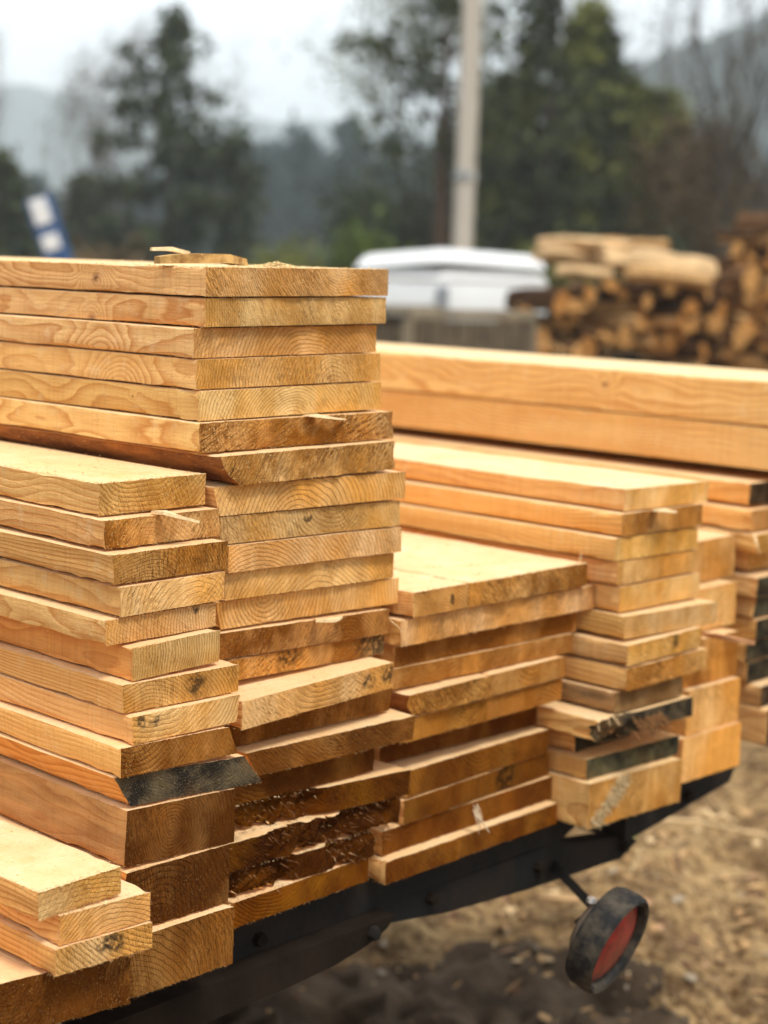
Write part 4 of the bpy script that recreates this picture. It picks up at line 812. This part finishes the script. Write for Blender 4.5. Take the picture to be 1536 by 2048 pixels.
# weathered slatted crate in front of it
M_WEATH = simple('weathered_grey_wood', (.12, .095, .066), .9, .1, .35, 12, bump=.003)
M_WEATHL = simple('weathered_pale_rail', (.25, .21, .15), .9, .1, .25, 12)
cr_ = obj('slatted_crate', None); tag(cr_, 'weathered grey slatted crate in front of the white trailer', 'crate')
c0 = at(822, 628, 8.3); c1 = at(1062, 600, 8.9); d = xy(c1) - xy(c0); Wc = np.linalg.norm(d); cr_.location = (c0[0], c0[1], 0); cr_.rotation_euler = (0, 0, math.atan2(d[1], d[0])); zt = c0[2] + .02
for a in (0.0, .7):
    mb = MB(); mb.box((Wc / 2, a, zt - .02), (Wc + .04, .05, .05), bev=.005); mb.build('top_rail', M_WEATHL, cr_)
    mb = MB(); mb.box((Wc / 2, a, .12), (Wc + .02, .05, .08), bev=.005); mb.build('bottom_rail', M_WEATH, cr_)
    k = 9
    for i in range(k):
        mb = MB(); mb.box(((i + .5) * Wc / k, a + (-.03 if a == 0 else .03), zt / 2 - .01), (Wc / k * (.90 + .09 * RNG.random()), .018, zt - .08), bev=.003); mb.build('slat', M_WEATH, cr_)
for xx in (0, Wc):
    for a in (0.0, .7):
        mb = MB(); mb.box((xx, a, zt / 2 - .025), (.075, .05 + .001 * xx, zt - .05), bev=.005); mb.build('corner_post', M_WEATHL, cr_)
mb = MB(); mb.box((Wc / 2, .35, .18), (Wc - .08, .6, .03)); mb.build('floor_board', M_WEATH, cr_)
# firewood and slab wood piles
def logmat(name, a, b):
    m = NT(name, .9, .1); P = m.n('TexCoord').outputs['Object']; rn = m.n('ObjectInfo').outputs['Random']
    c = m.mix(rn, a + (1,), b + (1,)); c = m.mix(m.ramp(m.noise(P, 30, 4), .35, .7, 0, .7), c, tuple(k * .45 for k in a) + (1,)); m.put(m.b.inputs['Base Color'], c)
    m.put(m.b.inputs['Normal'], m.bump(m.noise(P, 60, 3), .7, .006)); return m.mat
LE = logmat('split_wood_end', (.46, .20, .05), (.78, .45, .17)); LB = logmat('split_wood_bark', (.06, .03, .015), (.24, .12, .05)); LS = logmat('split_wood_face', (.45, .24, .09), (.72, .47, .22))
protos = []
for k in range(14):
    kind = k % 4; n = 9; poly = []
    for i in range(n):
        a = i / n * 2 * math.pi; r_ = 1 + .18 * RNG.normal()
        x_, y_ = math.cos(a) * r_, math.sin(a) * r_
        if kind == 1: y_ = max(y_, -.15)
        if kind == 2 and x_ < 0 and y_ < 0: x_ *= .25; y_ *= .25
        if kind == 3: y_ *= .5
        poly.append((x_ * .055, y_ * .055))
    L_ = .42; V = []; ks = 5
    for s_ in range(ks):
        f = s_ / (ks - 1); off = RNG.normal(size=2) * .004
        for p in poly: V.append((p[0] * (1 + .08 * RNG.normal()) + off[0], (f - .5) * L_ + (.006 * RNG.normal()), p[1] * (1 + .08 * RNG.normal()) + off[1]))
    F = [tuple(range(n)), tuple(range(ks * n - 1, (ks - 1) * n - 1, -1))]; M_ = [0, 0]
    for s_ in range(ks - 1):
        for i in range(n): F.append((s_ * n + i, s_ * n + n + i, s_ * n + n + (i + 1) % n, s_ * n + (i + 1) % n)); M_.append(2 if (kind in (1, 2) and i > n * .5) or kind == 3 else 1)
    protos.append(mesh('firewood_log', V, F, [LE, LB, LS], M_))
def pile(pxl, pxr, r0, topz, label, group, rows_h=.078):
    a = foot(pxl, r0); b = foot(pxr, r0 + .5); d = b[:2] - a[:2]; Wp = np.linalg.norm(d); th = math.atan2(d[1], d[0]); ux = d / Wp; uy = np.array([-ux[1], ux[0]])
    nr = int(1.8 / rows_h) + 3; cnt = 0; step = .105
    for r in range(nr):
        z_ = .05 + r * rows_h; low = z_ < .40
        if low and r % 2: continue                       # the hidden lower courses are bigger logs
        st_ = .2 if low else step
        for c in range(int(Wp / st_)):
            u_ = (c + .5 + (.5 if r % 2 else 0)) * st_ + RNG.normal() * .02
            if z_ > topz(u_ / Wp) or u_ > Wp: continue
            sc = (1.85 if low else .60 + .48 * RNG.random())
            q = a[:2] + ux * u_ + uy * RNG.normal() * .05
            o = obj('firewood_log', protos[int(RNG.integers(len(protos)))], None, (q[0], q[1], z_ + (.04 if low else RNG.normal() * .012)), (RNG.normal() * .06, RNG.random() * 6.28, th + RNG.normal() * .5))
            o.scale = (sc, .9 + .4 * RNG.random(), sc); tag(o, label, 'firewood', group); cnt += 1
    return a, ux, uy, th, Wp, cnt
def top1(u): return .93 + .27 * math.sin(math.pi * min(1, max(0, u * 1.04 + .02))) ** .4
def top2(u): return 1.28 + .6 * min(u, .45)
a, ux, uy, th, Wp, c1_ = pile(1040, 1446, 9.2, top1, 'split log in the front firewood pile beside the slatted crate', 'split logs of the front firewood pile')
a2, ux2, uy2, th2, Wp2, c2_ = pile(1405, 1640, 9.7, top2, 'split log in the taller firewood pile at the right edge', 'split logs of the taller firewood pile')
def slab(u0, u1, z, off, wd, lb, bend=.01, mat=LS):       # long slabs laid across the top
    mb = MB(); n = 7; V = []; k = 6
    for i in range(n + 1):
        f = i / n; c_ = np.array([(f - .5) * (u1 - u0), 0, bend * math.sin(f * 5)])
        for j in range(k):
            an = j / k * 2 * math.pi; V.append(c_ + np.array([0, math.cos(an) * wd / 2 * (1 + .1 * RNG.normal()), math.sin(an) * wd * .36 * (1 + .12 * RNG.normal())]))
    F = [tuple(range(k - 1, -1, -1)), tuple(range(n * k, n * k + k))] + [(i * k + j, i * k + (j + 1) % k, (i + 1) * k + (j + 1) % k, (i + 1) * k + j) for i in range(n) for j in range(k)]
    mb.add(V, F); q = a[:2] + ux * ((u0 + u1) / 2) + uy * off; tag(mb.build('wood_slab', mat, None, 40, (q[0], q[1], z), (RNG.normal() * .15, RNG.normal() * .05, th + RNG.normal() * .2)), lb, 'slab', 'slabs on top of the front firewood pile')
MS_ = simple('pale_slab', (.60, .41, .22), .85, .1, .25, 8)
slab(.42, 1.06, 1.30, -.12, .17, 'big pale slab at the right on top of the front firewood pile', .006, MS_)
slab(.08, .52, 1.31, .02, .13, 'tan slab at the left on top of the front firewood pile', .01, MS_)
slab(.3, .9, 1.385, .08, .12, 'thin slab topmost on the front firewood pile', .006, LS)
slab(.15, .45, 1.235, -.16, .09, 'small slab under the tan one on the front firewood pile', .01, MS_)
slab(.5, 1.0, 1.225, -.22, .12, 'slab under the big pale one on the front firewood pile', .008, LS)
slab(.1, .6, 1.385, -.02, .09, 'narrow slab at the upper left of the front firewood pile', .01, MS_)
# utility pole
pb = foot(922, 15); pl = obj('utility_pole', None, None, tuple(pb)); tag(pl, 'pale weathered wooden utility pole rising out of the picture', 'pole')
mb = MB(); pts = [(0, 0, z_) for z_ in (0, 1, 2.5, 4, 6, 8)]; mb.tube(pts, [.090, .088, .085, .082, .078, .075], 18)
m = NT('pole_wood', .9, .15); P = m.n('TexCoord').outputs['Object']; c = m.mix(m.noise(m.scale(P, (14, 14, 1.2)), 1, 4, .6), (.40, .36, .31, 1), (.70, .65, .58, 1)); m.put(m.b.inputs['Base Color'], c)
mb.build('post', m.mat, pl, 40)
zb = at(925, 352, 15)[2]; mb = MB(); mb.lathe([(.09, -.03), (.104, -.03), (.104, .03), (.09, .03)], 20, 0, Matrix.Translation((0, 0, zb))); mb.build('metal_band', M_GREY, pl, 30)
mb = MB(); mb.box((.0, -.095, zb + .9), (.03, .02, 3.6)); mb.build('cable_guard', simple('guard', (.5, .46, .4), .8), pl)
# leaning blue arm with two white patches
q = at(95, 450, 13); lb = obj('conveyor_arm', None, None, (q[0], q[1], 0)); lb.rotation_euler = (0, 0, math.atan2(-q[0], q[1]))
tag(lb, 'blue leaning metal arm with two white patches at the far left', 'machine arm')
zz = q[2]; Ry = Matrix.Rotation(math.radians(-19), 3, 'Y'); R3 = np.array(Ry)
mb = MB(); mb.box((.36, 0, zz - 1.04 - .02), (.20, .10, 2.66), R=R3, bev=.01); mb.build('beam', simple('blue_paint', (.03, .09, .24), .5, .4, .15, 5), lb)
for s_, hh in ((.095, .19), (-.125, .12)):
    cx = .36 - (s_ + 1.01) * math.tan(math.radians(19)) ; mb = MB(); mb.box((cx - .03, -.056, zz + s_ + .0), (.125, .012, hh), R=R3, bev=.004); mb.build('white_patch', M_WHITE, lb)
mb = MB(); mb.box((.75, 0, .06), (.7, .5, .12), bev=.02); mb.build('foot_plate', M_STEEL, lb)

# ---------------------------------------------------------------- trees, bushes, hills
def leafmat(name, a, b):
    m = NT(name, .7, .2); P = m.n('TexCoord').outputs['Object']
    c = m.mix(m.ramp(m.noise(P, 1.6, 3, .6), .35, .65, 0, 1), a + (1,), b + (1,)); m.put(m.b.inputs['Base Color'], c); return m.mat
def barkm(name, a, b):
    m = NT(name, .95, .1); P = m.n('TexCoord').outputs['Object']; m.put(m.b.inputs['Base Color'], m.mix(m.noise(m.scale(P, (8, 8, 1)), 1, 3), a + (1,), b + (1,))); return m.mat
L_DK = leafmat('needles_dark', (.020, .030, .013), (.062, .078, .028)); L_GR = leafmat('leaves_green', (.065, .080, .012), (.19, .20, .035)); L_YG = leafmat('leaves_spring', (.10, .12, .04), (.22, .25, .09))
L_BR = leafmat('twigs_brown', (.07, .045, .022), (.15, .095, .04)); L_FAR = leafmat('needles_far', (.018, .040, .042), (.040, .075, .075)); L_BUSH = leafmat('bush_green', (.05, .08, .015), (.12, .17, .03))  # needles_far: distance haze tinted into the needle colour
B_DK = barkm('bark_dark', (.035, .028, .022), (.08, .065, .05)); B_GR = barkm('bark_grey', (.10, .09, .08), (.20, .18, .16)); B_RD = barkm('bark_reddish', (.06, .036, .025), (.12, .075, .05))
def leaves(c, size, n, spread, rng):
    """n leaf clumps (2 crossed ragged quads each) around points c -> V, F"""
    c = np.repeat(np.asarray(c), n, 0); P = c + rng.normal(size=c.shape) * spread
    N = len(P); u_ = rng.normal(size=(N, 3)); u_ /= np.linalg.norm(u_, axis=1)[:, None]; v_ = np.cross(u_, rng.normal(size=(N, 3))); v_ /= np.linalg.norm(v_, axis=1)[:, None]
    s_ = size * (.5 + rng.random((N, 1))); V = np.stack([P - u_ * s_, P + v_ * s_ * .5, P + u_ * s_, P - v_ * s_ * .5], 1).reshape(-1, 3)
    return V, np.arange(N * 4).reshape(-1, 4)
def raw(name, V, F, mat, parent): return obj(name, mesh(name, np.asarray(V).tolist(), np.asarray(F).tolist(), [mat]), parent)
def conifer(label, px, r, ytop, wpx, ybot=480, lean=0, mat=L_DK, seed=0, dens=1.0, group=None, bare=.12, droop=-.15, name='conifer_tree', leaf=.10, bark=B_DK):
    rng = np.random.default_rng(seed + 100); b = foot(px, r); H = at(px, ytop, r)[2]; Wd = wpx * r / FPX / 2
    root = obj(name, None, None, tuple(b)); tag(root, label, 'tree', group)
    right = np.array([b[1], -b[0], 0]) / r; top = right * lean * r / FPX; top[2] = H
    pts = [top * f + right * .04 * H * math.sin(f * 4 + seed) * .3 * np.array([1, 1, 0]) for f in np.linspace(0, 1, 8)]
    mb = MB(); R0 = .012 * H + .03; rad = [R0 * (1.02 - f) + .01 for f in np.linspace(0, 1, 8)]; mb.tube(pts, rad, 7)
    tips = []; lm = MB(); nb = int(46 * dens)
    for k in range(nb):
        f = bare + (1 - bare) * (k + rng.random()) / nb; q = np.array([np.interp(f, np.linspace(0, 1, 8), [p[i] for p in pts]) for i in range(3)])
        env = (1 - f) ** .75 * (.55 + .75 * rng.random()) + .05; ln = Wd * env * 1.1; a = rng.random() * 6.283
        d_ = np.array([math.cos(a), math.sin(a), droop + .35 * f]); e = q + d_ * ln
        lm.tube([q, (q + e) / 2 + [0, 0, -.03 * ln], e], [.012 + .012 * (1 - f), .008, .004], 4)
        for t_ in np.linspace(.25, 1.05, max(3, int(ln / .18))): tips.append(q + d_ * ln * t_ + rng.normal(size=3) * .05 * ln)
    mb.V, mb.F, mb.M = mb.V, mb.F, mb.M; tr_ = mb.build('trunk', bark, root, 50); lm.build('limbs', bark, root)
    V, F = leaves(tips, leaf, int(16 * dens), leaf * 1.15, rng); raw('crown', V, F, mat, root)
    return root
def broad(label, px, r, ytop, wpx, mat=L_GR, seed=0, group=None, leaf=.07, nl=5, bark=B_DK, lean=0, depth=5, name='broadleaf_tree', spread=.42, trunkr=None, first=.3, up=.6, lsp=.22):
    rng = np.random.default_rng(seed + 500); b = foot(px, r); H = at(px, ytop, r)[2]; root = obj(name, None, None, tuple(b)); tag(root, label, 'tree', group)
    right = np.array([b[1], -b[0], 0]) / r; Wd = wpx * r / FPX / 2
    mb = MB(); lm = MB(); tips = []; R0 = trunkr or .011 * H + .02
    def grow(p, d_, ln, rad, dep):
        n = 3; pts = [p]; q = p.copy(); dd = d_.copy()
        for i in range(n):
            dd = dd + rng.normal(size=3) * .11; dd[2] += .05 * up; dd /= np.linalg.norm(dd); q = q + dd * ln / n; pts.append(q.copy())
        (mb if dep == 0 else lm).tube(pts, np.linspace(rad, rad * .62, n + 1).tolist(), 7 if dep == 0 else 4, 0, dep == 0)
        if dep >= depth - 1: tips.extend(pts[1:])
        if dep >= depth: return
        for i in range(2 + (rng.random() < .45) + (dep == 0)):
            a = rng.random() * 6.283; s_ = spread * (.6 + .8 * rng.random()); side = np.array([math.cos(a), math.sin(a), 0]) * s_
            nd = dd + side; nd[2] += .12 * up; nd /= np.linalg.norm(nd); k = 1 if i == 0 else rng.choice([1, 2, 3])
            grow(pts[-1] if i == 0 else pts[int(k)], nd, ln * (.62 + .25 * rng.random()), rad * .58, dep + 1)
    d0 = right * lean; d0[2] = 1; d0 /= np.linalg.norm(d0); tot = sum(.74 ** i for i in range(depth + 1)) * .8
    grow(np.zeros(3), d0, H / tot * (1 + first), R0, 0)
    al = np.array(tips); hs = al[:, 2].max(); f = H / hs; rw = np.abs(al @ right - (al @ right).mean()).max(); g_ = min(2.2, max(.45, Wd / max(rw, .01)))
    S = np.array([g_, g_, f])
    for M__ in (mb, lm): M__.V = [tuple(np.array(v) * (S if True else 1)) for v in M__.V]
    mb.build('trunk', bark, root, 50); lm.build('branches', bark, root)
    if nl: V, F = leaves(al * S, leaf, nl, lsp, rng); raw('crown', V, F, mat, root)
    return root
# pine behind the tall stack
conifer('loose dark pine rising behind the tall front stack', 352, 31, 30, 460, lean=-28, seed=3, dens=1.1, bare=.1, leaf=.095)
conifer('small dark pine just right of the loose pine', 462, 34, 275, 150, seed=5, dens=.8, bare=.2, leaf=.09)
conifer('low dark evergreen at the left edge behind the blue arm', 10, 30, 315, 200, seed=6, dens=1.0, bare=.02, leaf=.11)
conifer('low dark evergreen between the bare trees at the left', 175, 36, 370, 220, seed=7, dens=.9, bare=.02, leaf=.12)
for k, (px, yt, wp, lb) in enumerate(((8, 40, 120, 'bare slender tree cut by the left edge'), (95, 60, 130, 'bare slender tree above the blue arm'), (148, 5, 150, 'tallest bare slender tree at the left'),
                                      (195, 130, 130, 'bare slender tree left of the loose pine'), (245, 60, 120, 'bare twiggy tree close beside the loose pine'), (470, 60, 100, 'faint bare tree right of the loose pine'))):
    broad(lb, px, 33 + k, yt, wp, L_BR, 20 + k, 'bare trees at the left', .03, 2 if k < 5 else 1, B_GR if k % 2 else B_DK, 0.02, 5, 'bare_tree', .34, .075 + .02 * (k % 3 == 2), .2, 1.0, .12)
# tree with reddish trunk left of the pole, spring twigs over the sky
conifer('tall tree with reddish trunk just left of the utility pole', 885, 22, -260, 560, seed=9, dens=1.0, bare=.42, leaf=.06, bark=B_RD, name='pine_tree', droop=-.1)
broad('dark bushy tree left of the utility pole', 800, 27, 250, 240, L_DK, 31, None, .06, 5, B_DK, 0, 5, spread=.5, trunkr=.07, lsp=.25)
broad('spring-green airy tree spreading over the sky', 845, 24, -160, 360, L_YG, 35, None, .035, 3, B_DK, -.04, 6, spread=.55, trunkr=.07, lsp=.2)
# evergreens right of the pole
conifer('tall dark evergreen with a straight trunk right of the utility pole', 1078, 24, -330, 290, seed=11, dens=1.05, bare=.2, leaf=.085)
conifer('bushy mid-green evergreen between the pole and the tall evergreen', 1000, 25, 165, 210, mat=L_GR, seed=12, dens=1.4, bare=.03, leaf=.09)
conifer('broad green evergreen right of the tall dark one', 1165, 26, 20, 260, mat=L_GR, seed=13, dens=1.6, bare=.04, leaf=.09)
conifer('dark evergreen at the centre of the right-hand grove', 1225, 29, 150, 240, seed=14, dens=1.4, bare=.03, leaf=.1)
conifer('green evergreen in the middle right grove', 1300, 28, 190, 210, mat=L_GR, seed=15, dens=1.3, bare=.03, leaf=.09)
conifer('short dark evergreen behind the firewood piles', 1395, 27, 310, 260, seed=16, dens=1.2, bare=.02, leaf=.1)
conifer('low dark evergreen behind the utility pole', 935, 28, 250, 260, seed=17, dens=1.3, bare=.02, leaf=.1)
for k, (px, yt, wp, lb) in enumerate(((1035, 90, 120, 'narrow green evergreen just left of the tall dark trunk'), (1125, 40, 130, 'narrow green evergreen just right of the tall dark trunk'), (1205, 75, 120, 'narrow green evergreen in the middle of the grove'),
                                      (1262, 170, 130, 'narrow green evergreen near the right end of the grove'), (1345, 235, 130, 'narrow green evergreen among the brown brush trees'))):
    conifer(lb, px, 24.5 + .7 * k, yt, wp, mat=L_GR if k != 2 else L_DK, seed=130 + k, dens=1.1, bare=.05, leaf=.075, group='narrow evergreens of the right-hand grove', droop=.15)
for k, (px, r, yt, wp, lb, mt) in enumerate(((1350, 25, 260, 190, 'brown-leaved bush tree behind the firewood', L_BR), (1430, 26, 250, 200, 'reddish brown brush tree near the right edge', L_BR), (1500, 27, 330, 200, 'brown brush tree at the right edge', L_BR))):
    broad(lb, px, r, yt, wp, mt, 50 + k, 'brown brush trees behind the firewood', .05, 6, B_DK, 0, 5, 'brush_tree', .6, .03, 0, .4, .25)
for k, (px, r, yt, wp, ln_, lb) in enumerate(((1272, 27, -150, 110, .0, 'tall bare trunk rising above the right-hand grove'), (1405, 26, -250, 150, -.02, 'tall bare tree right of the grove'), (1500, 23, -260, 200, -.16, 'leaning bare tree at the right edge'),
                                             (1530, 25, -200, 140, .01, 'bare tree cut by the right edge'), (1335, 30, -60, 120, .02, 'thin bare tree in the middle of the right side'), (1180, 30, -120, 160, .0, 'bare tree behind the broad green evergreen'), (985, 30, -60, 160, .0, 'bare tree right behind the utility pole'))):
    broad(lb, px, r, yt, wp, L_BR, 70 + k, 'bare trees at the right', .03, 1, B_DK if k != 4 else B_GR, ln_, 5, 'bare_tree', .3, .13 - .03 * (k > 2), .5, 1.0, .12)
# arching bush and undergrowth
def bush(label, px, r, ytop, wpx, mat, seed, name='bush', n=900):
    rng = np.random.default_rng(seed); b = foot(px, r); H = at(px, ytop, r)[2]; Wd = wpx * r / FPX / 2; root = obj(name, None, None, tuple(b)); tag(root, label, 'bush')
    mb = MB(); tips = []
    for k in range(26):
        a = rng.random() * 6.283; ln = (.4 + .6 * rng.random()); e = np.array([math.cos(a) * Wd * ln, math.sin(a) * Wd * ln, H * (1 - .55 * ln ** 2)])
        md = e * .5 + [0, 0, H * .28]; mb.tube([(0, 0, 0), md, e], [.02, .012, .004], 4); tips += [md * (1 - t_) + e * t_ for t_ in np.linspace(0, 1, 5)]; tips += [md * t_ for t_ in (.5, .75)]
    mb.build('stems', B_DK, root); V, F = leaves(tips, .05, 9, .12, rng); raw('leaves', V, F, mat, root)
bush('rounded bright green bush behind the tall stack and white trailer', 735, 17, 432, 240, L_BUSH, 1)
bush('dark green bush left of the bright green one', 590, 22, 470, 260, L_GR, 2)
bush('dull bush beside the blue arm', 230, 20, 480, 260, L_BR, 3)
bush('dark low bush under the right-hand grove', 1090, 19, 470, 260, L_GR, 4)
bush('dark low bush behind the front firewood pile', 1290, 19, 455, 280, L_DK, 5)
# distant forest and hills
proto = []
for k in range(3):
    rt = conifer('', 560, 112, 262, 62, seed=200 + k, dens=.7, mat=L_FAR, bare=.05, leaf=.42, name='distant_conifer'); proto.append(rt)
lbls = 'conifer in the hazy blue-green forest far behind the yard'
rr2 = random.Random(4)
for i in range(216):
    px = -60 + 23 * (i % 72) + rr2.uniform(-8, 8); r = 100 + 34 * (i // 72) + rr2.uniform(-8, 8); src = proto[i % 3]
    c_ = src if i < 3 else src.copy()
    if i >= 3:
        COL.objects.link(c_)
        for ch in src.children: d_ = ch.copy(); COL.objects.link(d_); d_.parent = c_
    c_.location = tuple(foot(px, r)); s_ = .80 * rr2.uniform(.9, 1.08) * (1 + .12 * (i // 72)) * (.62 + .38 * min(1, max(0, (px - 200) / 260))) * rr2.uniform(.8, 1.05); c_.scale = (s_ * .8, s_ * .8, s_); c_.rotation_euler = (0, 0, rr2.uniform(0, 6.28))
    tag(c_, lbls, 'tree', 'conifers of the hazy distant forest')
M_HILL = NT('wooded_hillside', .95, .1); P = M_HILL.n('TexCoord').outputs['Object']
cH = M_HILL.mix(M_HILL.ramp(M_HILL.noise(M_HILL.scale(P, (1, 1, .35)), .09, 5, .65), .38, .62, 0, 1), (.022, .036, .036, 1), (.05, .068, .058, 1)); M_HILL.put(M_HILL.b.inputs['Base Color'], cH)
M_HILL.put(M_HILL.b.inputs['Normal'], M_HILL.bump(M_HILL.noise(P, .25, 4, .7), 1, 4)); 
def hill(name, label, prof, r, dep, seed):
    """ridge profile given as photo pixel/height pairs, built as a real slope that rises away from the yard"""
    V = []; xs = np.linspace(prof[0][0], prof[-1][0], 140); hs = np.interp(xs, [p[0] for p in prof], [p[1] for p in prof]); nz_ = 18
    for i, (px, h) in enumerate(zip(xs, hs)):
        for j in range(nz_ + 1):
            f = j / nz_; rr = r + dep * (f - .5); hh = max(h, 0) * math.sin(min(f, 1) * math.pi) ** 1.1
            v = foot(px, rr); k = .35 * vn(np.array([[px * .02, f * 6, seed]]), seed)[0] + .8 * vn(np.array([[px * .12, f * 24, seed]]), seed + 1)[0] + .5 * vn(np.array([[px * .35, f * 50, seed]]), seed + 2)[0]
            V.append((v[0], v[1], hh * (1 + .055 * k) - .5))
    F = [(i * (nz_ + 1) + j, (i + 1) * (nz_ + 1) + j, (i + 1) * (nz_ + 1) + j + 1, i * (nz_ + 1) + j + 1) for i in range(len(xs) - 1) for j in range(nz_)]
    tag(obj(name, mesh(name, V, F, [M_HILL.mat], smooth=80)), label, 'hill', None, 'structure')
hill('hill', 'pale blue hazy hill across the valley on the left', [(-1500, 76), (-600, 84), (0, 85), (300, 82), (600, 77), (900, 70), (1500, 56), (2400, 50)], 900, 400, 1)
hill('hillside', 'grey-green wooded hillside rising at the right', [(800, 0), (950, 18), (1080, 30), (1200, 38), (1330, 43), (1450, 47), (1540, 50), (1800, 56), (2400, 62), (3000, 52)], 320, 200, 2)
# ---------------------------------------------------------------- air
hz = bpy.data.materials.new('valley_haze'); hz.use_nodes = True; t = hz.node_tree; t.nodes.clear()
ho = t.nodes.new('ShaderNodeOutputMaterial'); hv = t.nodes.new('ShaderNodeVolumePrincipled'); hv.inputs['Color'].default_value = (.80, .88, .93, 1)
hv.inputs['Density'].default_value = .0016; hv.inputs['Anisotropy'].default_value = .0; t.links.new(hv.outputs[0], ho.inputs['Volume'])
mb = MB(); mb.box((0, 0, 47.5), (2900, 2900, 98)); tag(mb.build('haze', hz), 'thin blue-grey haze filling the valley', 'haze', None, 'stuff')
